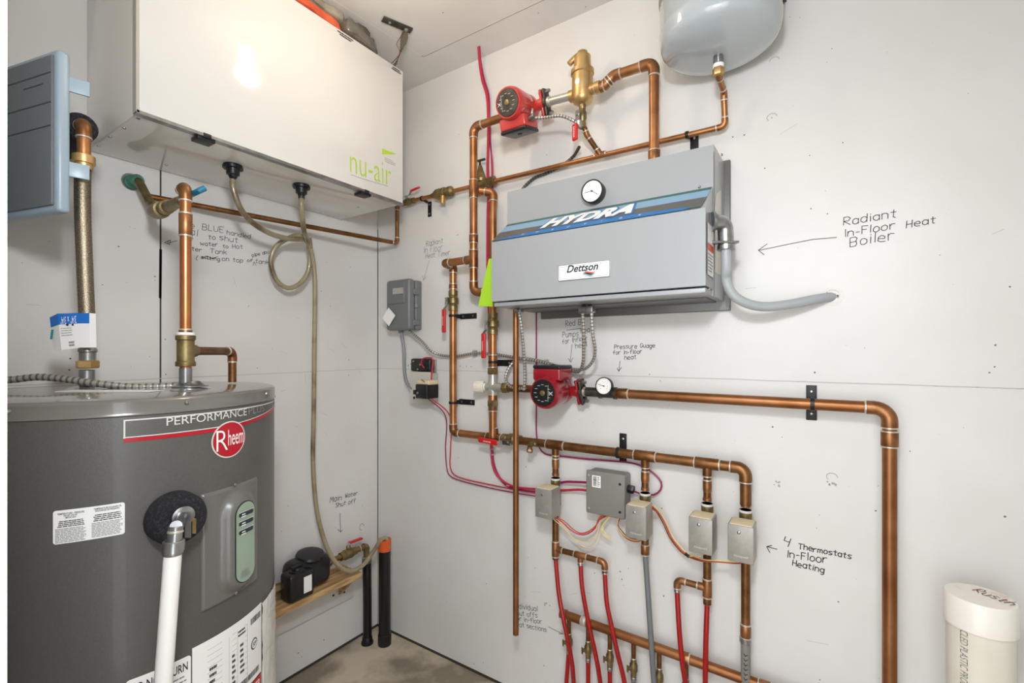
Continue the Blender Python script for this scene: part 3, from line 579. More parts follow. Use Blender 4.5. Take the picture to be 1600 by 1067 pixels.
mb = MB(); patch(mb, SC, ellipse(cx_, cy_, .0090, .0100, 24), .0015); mb.build('approval_ring', 'decal_white', k, smooth=False)
mb = MB(); fit_text(mb, SC, 'SP', (cx_-.006, cy_-.004), (cx_+.006, cy_-.004), height=.009, bold=.02, lift=.002); mb.build('approval_lettering', 'decal_black', k, smooth=False)
zb = zt-.160; part_patch('danger_frame', 'decal_black', [[(ul+.30*W, .32), (ur-.003, .32), (ur-.003, zb), (ul+.30*W, zb)]], lab, .0010)
part_patch('danger_field', 'decal_white', [[(ul+.31*W, .33), (ur-.006, .33), (ur-.006, zb-.003), (ul+.31*W, zb-.003)]], lab, .0014)
part_patch('danger_strip', 'bright_red_band', [[(ul+.31*W, zb-.032), (ur-.006, zb-.032), (ur-.006, zb-.002), (ul+.31*W, zb-.002)]], lab, .0018)
mb = MB(); fit_text(mb, SC, 'DANGER', (ul+.56*W, zb-.026), (ul+.95*W, zb-.026), height=.018, bold=.015, lift=.0023); patch(mb, SC, [(ul+.47*W, zb-.028), (ul+.54*W, zb-.028), (ul+.505*W, zb-.007)], .0023); mb.build('danger_lettering', 'decal_white', lab, smooth=False)
mb = MB(); patch(mb, SC, ellipse(ul+.84*W, zb-.048, .012, .008, 16), .0019); patch(mb, SC, [(ul+.72*W, zb-.085), (ul+.90*W, zb-.085), (ul+.92*W, zb-.052), (ul+.80*W, zb-.060)], .0019); patch(mb, SC, ellipse(ul+.73*W, zb-.07, .010, .010, 16), .0019); mb.build('shock_pictogram', 'decal_black', lab, smooth=False)
# crinkled document pouch at the right edge
b = MB(); NU, NV = 26, 40; ua, ub = ur+.001, cu(66)
vs = [SC.p(ua+(ub-ua)*i/NU, .30+(zt-.004-.30)*j/NV, .0015+.004*abs(noise.noise(V((i*.5, j*.35, 3))))) for j in range(NV+1) for i in range(NU+1)]
b.add(vs, [(j*(NU+1)+i, j*(NU+1)+i+1, (j+1)*(NU+1)+i+1, (j+1)*(NU+1)+i) for j in range(NV) for i in range(NU)])
pch = b.build('document_pouch', 'white_sheet', t, angle=80)
mb = MB()
for k in range(26):
    u_ = random.uniform(ua+.004, ub-.03); v_ = random.uniform(.5, zt-.03); line(mb, SC, [(u_, v_), (u_+.008, v_+.003), (u_+.02, v_+.007)], .0013, .0070)
mb.build('creased_print', 'scuff', pch, smooth=False)
# relief valve and its drain pipe
u, v = SC.px(271, 806); q = SC.p(u, v, 0); n = (SC.p(u, v, 1)-q); n.normalize()
MB().lathe(q-n*.004, n, [(0, .044), (.006, .048), (.032, .047), (.044, .042), (.049, .033), (.049, .018), (.040, .016)], 40).build('foam_ring', 'foam', t, angle=50)
vp = Dp(285, 806, (q+n*.048-CAM).dot(FWD))
vb_ = MB().cyl(q+n*.02, vp+n*.004, .013, 18); vb_.lathe(vp, n, [(0, .017), (.002, .0185), (.006, .0185), (.009, .012), (.010, .004)], 26)
out = vp+n*.0+V((-.006, -.008, -.010)); rvb = vb_.build('relief_valve', 'steel', t)
#dn = (Dp(272, 848, .745)-Dp(272, 820, .745)).normalized()
o1, o2 = Dp(275, 822, .780), Dp(272, 851, .775)
MB().cyl(vp, o1, .009, 14).cyl(o1, o2, .0105, 16, bev=.001).build('outlet', 'steel', rvb); ring(rvb, o1.lerp(o2, .3), o2-o1, .0105)
lv = vp+n*.013; MB().obox(lv+V((.003, .003, -.014)), V((.005, .0035, 0)), n*.0012, (0, 0, .024), .001).build('lever', 'steel', rvb)
MB().obox(vp+V((.008, .016, -.022)), V((.003, .002, 0)), n*.001, (0, 0, .014), .0008).build('brass_tag', 'brass', rvb)
pv1, pv2 = Dp(271, 853, .775), Dp(255.5, 1062, .765); pd = (pv2-pv1).normalized(); pe = pv1+pd*((pv1.z-.10)/-pd.z)
MB().lathe(pv1-pd*.010, pd, [(0, .0135), (.002, .0155), (.018, .0155), (.0185, .0145), (.022, .0145), (.024, .013)], 20).build('pipe_adapter', 'steel', t)
MB().cyl(pv1+pd*.008, pe, .0128, 20).build('drain_pipe', 'pvc_white', t, label='white plastic drain pipe')
# fittings on the heater top
N1, N2 = Z(136, 606, ZT+.004), Z(290, 607, ZT+.004)
for p in (N1, N2): MB().lathe(p+V((0, 0, -.004)), (0, 0, 1), [(0, .050), (.003, .048), (.006, .030), (.010, .016)], 28).build('port_collar', 'tank_grey_sheen', t)
MB().obox(V(((N1.x+N2.x)/2+.05, (N1.y+N2.y)/2-.06, ZT+.0042)), V((.085, .052, 0)), V((-.012, .018, 0)), (0, 0, .0006)).build('top_label', 'white_sheet', t)
b = MB().lathe(N2+V((-.005, .010, .004)), (0, 0, 1), [(0, .036), (.002, .036), (.004, .028), (.012, .020)], 24).build('junction_cover', 'steel', t)

# flexible connector with its paper tag
t = thing('flexible_connector', N1, 'braided stainless flexible water connector with a blue and white paper tag', 'water connector')
tD = (N1-CAM).dot(FWD)
P0 = N1; zc = lambda y, tt=tD: Dp(136, y, tt)
MB().cyl(N1, Dp(136, 578, tD), .0145, 20, bev=.001).build('nipple', 'steel', t)
MB().hexn(Dp(137, 575, tD), Dp(137, 563, tD), .0215).build('union_nut', 'brass', t)
MB().lathe(Dp(137, 563, tD), (0, 0, 1), [(0, .0155), (.018, .0155), (.020, .0175), (.024, .0175), (.028, .016)], 22).build('ferrule', 'steel', t)
fp = [Dp(137, 548, tD), Dp(136, 500, tD), Dp(133, 430, tD), Dp(129.5, 340, tD), Dp(129, 285, tD-.01), Dp(130, 262, tD-.02)]
ridged('', fp, .0150, 'braid', .003, .012, 'braided_hose', parent=t, n=18, groove=None)
tp0 = Dp(131, 262, tD-.02); MB().lathe(tp0+V((0, 0, -.004)), (0, 0, 1), [(0, .016), (.012, .0165), (.013, .0205), (.030, .0205), (.032, .017)], 20).build('ferrule', 'brass', t)
el = Dp(131, 190, tD-.03); up0 = tp0+V((0, 0, .02))
path, arcs = fillet([up0, V((up0.x, up0.y, el.z)), V((up0.x-.09, up0.y+.01, el.z+.012))], .02)
st = MB().tube(path, .0125, 16).build('copper_stub', 'copper', t); elbows(st, arcs, .0125)
b = MB().lathe(V((up0.x-.035, up0.y+.004, el.z+.004)), (-1, .1, .1), [(0, .016), (.0, .028), (.003, .031), (.30, .031)], 24)
MB().lathe(V((up0.x-.035, up0.y+.004, el.z+.004)), (-1, .1, .12), [(0, .012), (.0, .028), (.003, .031), (up0.x-.036, .031)], 24).build('foam_sleeve', 'foam', t)
# tag: folded sheet taped round the hose
tc = Dp(136, 520, tD-.024); rg = RGT; fw = FWD
def tagpt(x, y, dz=0.): return Dp(x, y, tD-.026-dz)
b = MB()
tp = [tagpt(84, 548, .004), tagpt(96, 547, .010), tagpt(125, 543, .004), tagpt(140, 543, .0), tagpt(150, 543, -.012)]; tq = [tagpt(78, 496, .006), tagpt(90, 490, .012), tagpt(122, 489, .004), tagpt(140, 489, .0), tagpt(149, 490, -.012)]
def mixp(i, f): return tq[i].lerp(tp[i], f)
for i in range(4): b.quad(tp[i], tp[i+1], tq[i+1], tq[i]); b.quad(tp[i]-fw*-.0012, tq[i]-fw*-.0012, tq[i+1]-fw*-.0012, tp[i+1]-fw*-.0012)
pt = b.build('paper_tag', 'decal_white', t, angle=20)
b = MB()
for i in range(3):
    a0, a1, c1, c0 = mixp(i, 0.)-fw*.0006, mixp(i+1, 0)-fw*.0006, mixp(i+1, .30)-fw*.0006, mixp(i, .30)-fw*.0006
    b.quad(c0, c1, a1, a0)
b.build('blue_band', 'blue_tape', pt, angle=20)
class PS:
    pass
TS = Surf(lambda u, v, w_: mixp(1, 1-v).lerp(mixp(2, 1-v), u)-fw*w_, None)
fit_text(MB(), TS, '3/4" x 3/4"', (.92, .92), (.12, .90), aspect=1.6, lift=.0014).build('lettering', 'decal_white', pt, smooth=False)
mb = MB(); bars(mb, TS, .1, .36, .98, .62, 4, .22, .0012); bars(mb, TS, .45, .06, .8, .22, 2, .6, .0012); mb.build('fine_print', 'decal_grey', pt, smooth=False)
mb = MB(); patch(mb, TS, ellipse(.45, .68, .07, .035, 14), .0012, 1); patch(mb, TS, ellipse(.72, .67, .05, .03, 14), .0012, 1); mb.build('seal_mark', 'decal_navy', pt, smooth=False)
mb = MB(); a = [tagpt(80, 515, .012), tagpt(84, 515, .012), tagpt(82, 530, .012), tagpt(78, 530, .012)]; mb.quad(*a); mb.build('teal_flash', 'teal', pt, smooth=False)

# riser from the heater
tR = (N2-CAM).dot(FWD)
top = Dp(288, 292, tR); base = N2
ax_top = V((base.x, base.y, top.z))
ws = L(203, 286, .0)
runpts = [V((base.x, base.y, ZT+.045)), ax_top, ax_top+(V((.125, -.930, top.z+.030))-ax_top).normalized()*.05]
o = pipe('vertical copper riser standing on top of the water heater', runpts, .0112, 'copper_bright', 'copper_aged', rad=.02)
coupling(o, (base.x, base.y, ax_top.z-.085), (0, 0, 1), .0112, .05)
coupling(o, (base.x, base.y, ZT+.125), (0, 0, 1), .0112, .022)
zt_ = 1.274-(548-552)/737*tR
b = MB().lathe((base.x, base.y, zt_-.035), (0, 0, 1), [(0, .0165), (.001, .0195), (.010, .0195), (.012, .017), (.058, .017), (.060, .0195), (.069, .0195), (.070, .016)], 22)
bp_end = Z(363, 597, ZT+.005); brd = V((bp_end.x-base.x, bp_end.y-base.y, 0)).normalized(); b.cyl((base.x, base.y, zt_), V((base.x, base.y, zt_))+brd*.034, .0165, 18, r2=.0145); b.build('brass_tee', 'brass_aged', o)
MB().cyl((base.x, base.y, ZT), (base.x, base.y, ZT+.05), .0125, 18).build('steel_nipple', 'steel', o)
MB().cyl((base.x, base.y, zt_+.035), (base.x, base.y, zt_+.041), .0175, 18).build('thread_tape', 'decal_white', o)
pipe('short copper pipe turning down into the water heater top', [V((base.x, base.y, zt_))+brd*.03, V((bp_end.x, bp_end.y, zt_)), bp_end], .0100, 'copper_aged', rad=.018)
# corroded shut-off valve between riser and wall
t = thing('shutoff_valve', (.08, -.93, 1.70), 'corroded green shut-off valve with a blue handle, at the wall', 'valve')
e1, e2 = V((.050, -.936, 1.785)), V((.095, -.920, 1.712))
path, arcs = fillet([V((.0, -.937, 1.79)), e1, e2, V((.16, -.934, top.z+.028))], .018); MB().tube(path, .0125, 16).build('elbow', 'brass_aged', t)
MB().lathe((.004, -.937, 1.79), (1, 0, -.05), [(0, .021), (.01, .021), (.012, .018), (.045, .017), (.05, .014)], 18).build('wall_elbow', 'verdigris', t)
MB().lathe((.0, -.937, 1.792), (1, 0, 0), [(0, .026), (.002, .025)], 20).build('escutcheon', 'steel', t)
a, b_ = V((.15, -.932, top.z+.028)), V((.33, -.957, top.z+.010)); dv = (b_-a).normalized()
MB().lathe(a, dv, [(0, .015), (.03, .016), (.032, .021), (.05, .0225), (.085, .0225), (.10, .021), (.102, .016), (.125, .015), (.128, .018), (.150, .018), (.152, .0135), (.29, .013)], 20).build('valve_body', 'brass_aged', t)
hc = a+dv*.07
MB().cyl(hc, hc+V((0, .03, .012)), .006, 12).build('stem', 'steel', t)
hs = hc+V((.0, .034, .012)); h2 = Dp(303, 302, tR+.02); h3 = Dp(320, 294, tR+.02)
MB().tube(spline([hs, hs.lerp(h2, .5)+V((0, 0, .006)), h2, h3], .01), .0065, 10).build('handle', 'blue_handle', t)
# cold branch along the left wall to the corner and up
z17 = 1.752
cA, cB, cC = V((.035, -.87, z17)), V((.168, -.034, 1.760)), V((.168, -.034, 1.930))
cold = pipe('thin copper pipe sloping along the left wall then rising at the corner', [V((.03, -.90, z17)), cB, V((.168, -.034, 1.930)), V((.235, -.034, 1.930))], .0088, 'copper_aged', rad=.014)

# armored cable over the heater
t3 = ridged('flexible metal armored cable lying across the water heater top', [Dp(-14, 594, 1.02), Dp(20, 593, 1.04), Dp(60, 589, 1.05), Dp(100, 592, 1.055), Dp(150, 599, 1.06), Dp(200, 604, 1.08), Dp(240, 604, 1.10), Dp(276, 603, 1.12)], .0078, 'galv', .0042, .10)
MB().hexn(Dp(272, 603, 1.12), Dp(283, 602, 1.13), .011).lathe(Dp(283, 602, 1.13), RGT, [(0, .009), (.012, .009)], 12).build('connector', 'steel', t3)

# grey cabinet on the left, hung from the wall by straps
fr = V((.387, -1.185, 0)); fd = V((-.968, -.25, 0)).normalized(); nb = V((-fd.y*-1, fd.x*-1, 0)); nb = V((.25, -.968, 0)).normalized()
wdt = .33; zA, zB = 1.577, 1.925; th = .024
t = thing('grey_cabinet', fr+fd*wdt/2+V((0, 0, zA)), 'grey metal cabinet with edge tinted pale blue for daylight at the far left, above the heater', 'cabinet')
cc = fr+fd*(wdt/2)-nb*(th/2)+V((0, 0, (zA+zB)/2))
MB().obox(cc, fd*(wdt/2), nb*(th/2), (0, 0, (zB-zA)/2), .008).build('cabinet_shell', 'box_daylit', t)
fs = Surf(lambda u, v, w_: fr+fd*u+nb*(w_)+V((0, 0, v)), None)
bz = MB(); bz.obox(cc+nb*(th/2+.002), fd*(wdt/2-.012), nb*.003, (0, 0, (zB-zA)/2-.014), .002); dr = bz.build('door', 'box_dark', t)
for zz in (zB-.052, zB-.115, zB-.165): MB().obox(fr+fd*(wdt/2)+nb*.0052+V((0, 0, zz)), fd*(wdt/2-.013), nb*.0006, (0, 0, .0012)).build('door_seam', 'box_trim', dr, smooth=False)
MB().obox(fr+fd*.075+nb*.0054+V((0, 0, zB-.072)), fd*.035, nb*.0006, (0, 0, .0009)).build('finger_slot', 'box_trim', dr, smooth=False)
for zz in (1.86, 1.675):
    a = fr+V((-.01, .02, zz)); q_ = Dp(140, 552-(zz-1.274)*737/1.05, 1.05); dq = (V((q_.x, q_.y, zz))-a)
    MB().obox(a+dq/2, dq/2, V((0, 0, .016)), dq.cross(V((0, 0, 1))).normalized()*.0025, .001).build('mounting_strap', 'box_daylit', t)
b = MB().cyl(V((0, -1.26, 1.86)), V((.10, -1.26, 1.86)), .012, 12).cyl(V((0, -1.26, 1.64)), V((.10, -1.26, 1.64)), .012, 12); b.build('wall_standoff', 'iron_dark', t)

# ================================================================ pump shelf and incoming water
zs = .360
t = thing('wall_shelf', (.065, -.5, zs-.12), 'narrow raw wooden shelf board screwed to the left wall behind the heater', 'shelf')
MB().box(.001, .130, -.86, -.193, zs-.024, zs, .002).build('board', 'wood', t)
MB().box(.001, .018, -.86, -.15, .205, zs-.025, .002).build('ledger_board', 'painted_board', t)
MB().prism([(.019, -.225, zs-.025), (.110, -.225, zs-.025), (.019, -.225, zs-.115)], (0, .020, 0)).build('bracket', 'wood', t)
for px, py in ((521, 930), (538, 925)):
    p = L(px, py, .018); MB().lathe((.018, p.y, p.z), (1, 0, 0), [(0, .005), (.002, .004)], 10).build('screw', 'black_metal', t)
py0 = L(475, 900, .07).y
t = thing('water_pump', (.066, py0, zs), 'black plastic bodied water pump standing on the wooden shelf', 'pump')
b = MB(); b.obox((.060, py0+.018, zs+.064), (.050, 0, 0), (0, .085, 0), (0, 0, .060), .034); b.build('housing', 'black_plastic', t)
MB().obox((.098, py0-.045, zs+.052), (.034, 0, 0), (0, .050, 0), (0, 0, .050), .012).build('motor_box', 'black_plastic', t)
MB().lathe((.062, py0+.030, zs+.116), (.15, 0, 1), [(0, .052), (.008, .054), (.016, .050), (.020, .03)], 28).build('lid', 'black_plastic', t)
MB().lathe((.098, py0-.045, zs+.100), (0, 0, 1), [(0, .030), (.006, .030), (.008, .020), (.014, .018)], 20).obox((.098, py0-.045, zs+.115), (.006, 0, 0), (0, .022, 0), (0, 0, .005), .002).build('filler_cap', 'black_plastic', t)
MB().box(.1318, .1330, py0-.040, py0-.008, zs+.022, zs+.082).build('rating_sticker', 'decal_white', t, smooth=False)
MB().hexn((.06, py0-.115, zs+.045), (.06, py0-.068, zs+.045), .019).build('inlet', 'brass_aged', t)
MB().hexn((.06, py0+.098, zs+.062), (.06, py0+.125, zs+.064), .017).build('outlet', 'brass_aged', t)
yv = L(535, 870, .06).y
t = thing('shutoff_valve', (.06, yv, zs+.05), 'brass main shut-off valve with red handle above the wooden shelf', 'valve')
A = V((.06, py0+.12, zs+.065)); vE = L(572, 853, .06); ve = V((.06, vE.y, vE.z)); dd = (ve-A).normalized()
MB().lathe(A, dd, [(0, .011), (.05, .011)], 16).lathe(A+dd*.05, dd, [(0, .017), (.018, .018), (.02, .021), (.055, .021), (.057, .017), (.078, .016)], 18).build('valve_body', 'brass_aged', t)
MB().cyl(A+dd*.004, A+dd*.016, .0135, 14).build('blue_collar', 'blue_tape', t)
path, arcs = fillet([A+dd*.12, ve, V((ve.x, ve.y+.004, ve.z-.07))], .016); k = MB().tube(path, .0125, 14).build('elbow', 'brass_aged', t); ring(k, A+dd*.085, dd, .0135); ring(k, ve-dd*.035, dd, .0135)
MB().tube(path[1:-1], .0155, 14).build('elbow_fitting', 'brass_aged', t)
sc = A+dd*.09; MB().cyl(sc, sc+V((.0, 0, .034)), .007, 12).hexn(sc+V((0, 0, .02)), sc+V((0, 0, .033)), .009).build('stem', 'brass_aged', t)
g0 = sc+V((0, -.004, .032)); g1 = L(546, 848, .06); g2 = L(565, 841, .06)
b = MB(); b.obox(g0.lerp(g1, .5), (g1-g0)/2, V((.007, 0, 0)), (g1-g0).cross(V((1, 0, 0))).normalized()*.0014); hd = b.build('handle', 'steel', t)
MB().obox(g1.lerp(g2, .5), (g2-g1)/2*1.05, V((.009, 0, 0)), (g2-g1).cross(V((1, 0, 0))).normalized()*.004, .003).build('grip', 'red_grip', hd)
bb_ = Z(577, 1003, 0.0); bz_ = V((.062, ve.y+.004, 0))
o = MB().tube([V((ve.x, ve.y+.004, ve.z-.05)), V((ve.x+.003, ve.y+.004, .2)), V((.066, ve.y+.002, 0.0))], .0185, 18).build('water_pipe', 'black_pipe'); tag(o, 'thinner black plastic water pipe rising from the floor to the brass elbow', 'pipe')
MB().lathe((.066, ve.y+.002, 0), (0, 0, 1), [(0, .026), (.008, .026), (.010, .022), (.028, .021), (.03, .0195)], 20).build('floor_collar', 'black_metal', o)
MB().lathe((ve.x, ve.y+.004, ve.z-.075), (0, 0, 1), [(0, .0185), (.004, .021), (.025, .021), (.03, .017)], 18).build('hose_clamp', 'steel', o)
sd = Z(601, 1006, 0)
t = thing('drain_standpipe', (sd.x, sd.y, 0), 'thick black standpipe with bright orange collar in the floor corner', 'pipe')
ztop = 1.274-(842-552)/737*(sd-CAM).dot(FWD)
MB().lathe((sd.x, sd.y, 0), (0, 0, 1), [(0, .0285), (.045, .0285), (.047, .0255), (ztop-.045, .0255)], 28).build('pipe_body', 'black_pipe', t)
b = MB(); b.lathe((sd.x, sd.y, ztop-.05), (0, 0, 1), [(0, .0262), (.001, .0275), (.049, .0275), (.050, .0265), (.049, .021), (.006, .020)], 28); b.build('orange_collar', 'orange_cap', t)
# ================================================================ boiler
t = thing('boiler', (1.17, -.09, 1.40), 'grey wall-hung electric boiler cabinet with blue striped band and round gauge', 'boiler')
bx0, bx1 = .845, 1.500; dU, dLw = .160, .250; zT, zBt, zBb, zC, zL = 1.821, 1.709, 1.633, 1.441, 1.424
MB().box(.890, 1.516, -.014, -.001, 1.397, 1.828, .002).build('mounting_plate', 'boiler_grey_dark', t)
# upper body
MB().prism([(bx0, -.014, zT), (bx0, -dU, zT), (bx0, -dU, zBt-.002), (bx0, -dU, zL), (bx0, -.014, zL)], (bx1-bx0, 0, 0)).build('body', 'boiler_grey', t, angle=20)
MB().prism([(bx0, -dU, zBt), (bx0, -dU-.002, zBt), (bx0, -dLw, zBb), (bx0, -dLw, zC), (bx0, -dLw+.008, zC), (bx0, -dU, zC)], (bx1-bx0-.002, 0, 0)).build('cover', 'boiler_grey', t, angle=20)
MB().box(bx0+.002, bx1-.004, -dLw+.010, -dU, zL+.001, zC-.0035, .002).build('lower_lip', 'boiler_grey', t)
MB().box(bx1-.0005, bx1+.0012, -dU-.002, -dU+.002, zL, zT-.02).build('side_seam', 'seam', t, smooth=False)
MB().box(bx0+.02, bx1-.02, -dU+.01, -.02, zL-.0035, zL-.0005).build('underside_plate', 'boiler_grey_dark', t, smooth=False)
sd_ = V((0, -dLw, zBb))-V((0, -dU, zBt)); Ls = sd_.length; su = sd_/Ls; sn = V((0, su.z, -su.y)); sn = sn if sn.y < 0 else -sn
BS = Surf(lambda u, v, w_: V((u, -dU, zBt))+su*(Ls-v)+sn*(w_+.0015), None)   # v: 0 bottom .. Ls top
u0, u1 = bx0+.001, bx1-.004; sh = .010
bd = MB(); patch(bd, BS, [(u0, 0), (u1-sh, 0), (u1, Ls), (u0+.0, Ls)], .0004, 9); bd = bd.build('stripe_band', 'decal_green', t, smooth=False, label='green, blue and dark striped band')
mb = MB(); patch(mb, BS, [(u0, Ls*.50), (u1-.003, Ls*.50), (u1-.001, Ls*.86), (u0, Ls*.86)], .0008, 9); mb.build('pale_stripe', 'decal_lightblue', bd, smooth=False)
mb = MB(); patch(mb, BS, [(u0, Ls*.04), (u1-.008, Ls*.04), (u1-.003, Ls*.50), (u0, Ls*.50)], .0012, 9); mb.build('dark_stripe', 'boiler_grey_dark', bd, smooth=False)
mb = MB(); pts_t = [(u0+(u1-u0)*k/20, Ls*(.02+.22*math.sin(math.pi*min(1, (k/20)*1.0))**.6)) for k in range(21)]; patch(mb, BS, [(u0+.02, -.0)]+[p for p in pts_t[1:-1]]+[(u1-.05, .0)], .0016, 9); mb.build('blue_swoosh', 'decal_blue', bd, smooth=False)
mb = MB(); fit_text(mb, BS, 'HYDRA', (1.010, Ls*.34), (1.300, Ls*.34), height=Ls*.46, shear=.35, bold=.055, lift=.0024); mb.build('lettering', 'decal_white', bd, smooth=False)
mb = MB(); fit_text(mb, BS, 'HYDRA', (1.003, Ls*.31), (1.307, Ls*.31), height=Ls*.50, shear=.35, bold=.072, lift=.0020); mb.build('lettering_outline', 'decal_blue', bd, smooth=False)
mb = MB()
for k, ch in enumerate('FUNCTION'):
    uu = .955+k*.053; fit_text(mb, BS, ch, (uu, Ls*.08), (uu+(.002 if ch == 'I' else .008), Ls*.08), height=.008, shear=.3, bold=.02, lift=.0022)
mb.build('small_lettering', 'decal_white', bd, smooth=False)
FS = fr_right(dLw)
a, b_ = FS.px(873, 441), FS.px(953, 405); pl = MB().obox(((a[0]+b_[0])/2, -dLw-.0015, (a[1]+b_[1])/2), ((b_[0]-a[0])/2, 0, 0), (0, .0015, 0), (0, 0, (b_[1]-a[1])/2-.002), .0012).build('name_plate', 'steel', t)
a = (a[0]+.0015, a[1]+.0035); b_ = (b_[0]-.0015, b_[1]-.0035); NS = fr_right(dLw+.003)
np_ = MB(); patch(np_, NS, rrect(a[0], a[1], b_[0], b_[1], .003), .0003, 9); np_ = np_.build('plate_face', 'decal_white', pl, smooth=False)
w_, h_ = b_[0]-a[0], b_[1]-a[1]
mb = MB(); line(mb, NS, [(a[0]+.004, a[1]+.004), (b_[0]-.004, a[1]+.004), (b_[0]-.004, b_[1]-.004), (a[0]+.004, b_[1]-.004), (a[0]+.004, a[1]+.004)], .0006, .0008); fit_text(mb, NS, 'Dettson', (a[0]+.17*w_, a[1]+.50*h_), (a[0]+.80*w_, a[1]+.50*h_), height=.021, shear=.3, bold=.022, lift=.0008); mb.build('plate_lettering', 'decal_navy', pl, smooth=False)
for k, (mm, dy) in enumerate((('decal_orange', .36), ('decal_navy', .27), ('decal_lightblue', .18))):
    mb = MB(); n = 10; up = [(a[0]+(.50-.01*k+.25*i/n)*w_, a[1]+(dy+.07*math.sin(math.pi*2*i/n)*.7+.05)*h_) for i in range(n+1)]; lo = [(p[0], p[1]-.10*h_*math.sin(math.pi*(i+.3)/(n+.6))) for i, p in enumerate(up)]
    for i in range(n): mb.quad(NS.p(*lo[i], .0010), NS.p(*lo[i+1], .0010), NS.p(*up[i+1], .0010), NS.p(*up[i], .0010))
    mb.build('plate_emblem', mm, pl, smooth=False)
# gauge on the upper panel
def gauge(c, n, r, dep, parent, angs=(170, -40), name='gauge'):
    n = V(n).normalized(); c = V(c); g = MB().lathe(c, n, [(0, r*.96), (dep*.9, r), (dep, r*.985), (dep, r*.90), (dep-.002, r*.89)], 36).build(name, 'black_plastic', parent)
    ux = V((0, 0, 1)).cross(n).normalized(); uy = n.cross(ux)
    GS = Surf(lambda u, v, w_: c+n*(dep-.0018+w_)+ux*u+uy*v, None)
    mb = MB(); patch(mb, GS, ellipse(0, 0, r*.88, r*.88, 36), .0004, 9); fc = mb.build('gauge_face', 'gauge_face', g, smooth=False)
    mb = MB()
    for k in range(28):
        a = math.radians(225-k*10); l0, l1 = r*.74, r*(.82 if k % 3 else .85); line(mb, GS, [(l0*math.cos(a), l0*math.sin(a)), (l1*math.cos(a), l1*math.sin(a))], .0007, .0008)
    for k in range(8):
        a = math.radians(220-k*37); line(mb, GS, [(r*.5*math.cos(a)-.0015, r*.5*math.sin(a)), (r*.5*math.cos(a)+.0015, r*.5*math.sin(a)+.0008)], .0011, .0008)
    mb.build('dial_marks', 'decal_grey', fc, smooth=False)
    for a in angs:
        a = math.radians(a); mb = MB(); line(mb, GS, [(-r*.15*math.cos(a), -r*.15*math.sin(a)), (r*.66*math.cos(a), r*.66*math.sin(a))], .0013, .0014); mb.build('needle', 'decal_navy', fc, smooth=False)
    mb = MB(); patch(mb, GS, ellipse(0, 0, r*.08, r*.08, 12), .0018, 9); mb.build('needle_hub', 'decal_navy', fc, smooth=False)
    return g
gp = R(924, 298, dU+.03); gauge((gp.x, -dU, gp.z), (0, -1, 0), .0350, .028, t, (183, -35))
for px, py in ((1093, 292), (1127, 242), (1140, 267), (1140, 463), (1108, 452), (890, 493), (1046, 475)):
    if px in (1093,): p = R(px, py, dU); MB().lathe((p.x, -dU, p.z), (0, -1, 0), [(0, .004), (.002, .004), (.004, .002)], 10).build('screw', 'steel', t)
    elif px > 1100:
        r_ = ray(px, py); tt = (bx1-CAM.x)/r_.x; p = CAM+r_*tt
        if -.24 < p.y < -.02: MB().lathe((bx1, p.y, p.z), (1, 0, 0), [(0, .004), (.002, .004), (.004, .002)], 10).build('screw', 'steel', t)
# side labels and electrical connector
XS = Surf(lambda u, v, w_: V((bx1+w_, u, v)), None)
mb = MB(); patch(mb, XS, [(-dLw+.012, 1.47), (-dU-.006, 1.47), (-dU-.006, 1.600), (-dLw+.012, 1.600)], .0004, 9); sl = mb.build('side_label', 'decal_white', t, smooth=False)
mb = MB(); patch(mb, XS, [(-dLw+.014, 1.532), (-dU-.008, 1.532), (-dU-.008, 1.550), (-dLw+.014, 1.550)], .0008, 9); mb.build('label_stripe', 'decal_orange', sl, smooth=False)
mb = MB(); bars(mb, XS, -dLw+.018, 1.478, -dU-.012, 1.527, 6, .4, .0008); mb.build('fine_print', 'decal_grey', sl, smooth=False)
mb = MB(); patch(mb, XS, [(-dU+.01, 1.49), (-.06, 1.49), (-.06, 1.73), (-dU+.03, 1.70), (-dU+.01, 1.66)], .0004, 9); mb.build('wiring_label', 'box_zinc_light', t, smooth=False)
zc_ = 1.612; yc = -.185
c0 = V((bx1, yc, zc_)); cpath, _ = fillet([c0, c0+V((.026, .034, .002)), c0+V((.027, .040, -.060))], .026)
k = MB().tube(cpath, .0195, 18).lathe(c0, (1, .5, 0), [(0, .026), (.006, .026), (.008, .021), (.012, .0205)], 20).build('conduit_elbow', 'steel', t)
MB().obox(c0+V((.024, .024, -.052)), (.030, .018, 0), (.006, -.010, 0), (0, 0, .0028), .001).lathe(c0+V((.027, .040, -.056)), (0, 0, -1), [(0, .022), (.012, .022)], 14).build('elbow_clamp', 'steel', k)
# left side nub and green fitting
nb_ = R(787, 344, .12); MB().lathe((bx0+.002, -.12, nb_.z), (-1, 0, 0), [(0, .010), (.012, .010), (.014, .006)], 14).build('bleed_nipple', 'brass_aged', t)
MB().obox((bx0-.004, -.12, nb_.z-.022), (.007, 0, 0), (0, .008, 0), (0, 0, .012), .002).build('green_cap', 'decal_lime', t)
# green card hanging off the left side
q = [R(766, 405, .20), R(771, 405, .20), R(769, 478, .21), R(747, 479, .17)]
t2 = MB().prism([R(764, 404, .20), R(771, 404, .20), R(770, 479, .20), R(747, 478, .20)], (0, .0012, 0)).build('green_card', 'lime', smooth=False); tag(t2, 'bright lime green paper tag hanging at the lower left corner of the boiler', 'paper tag')
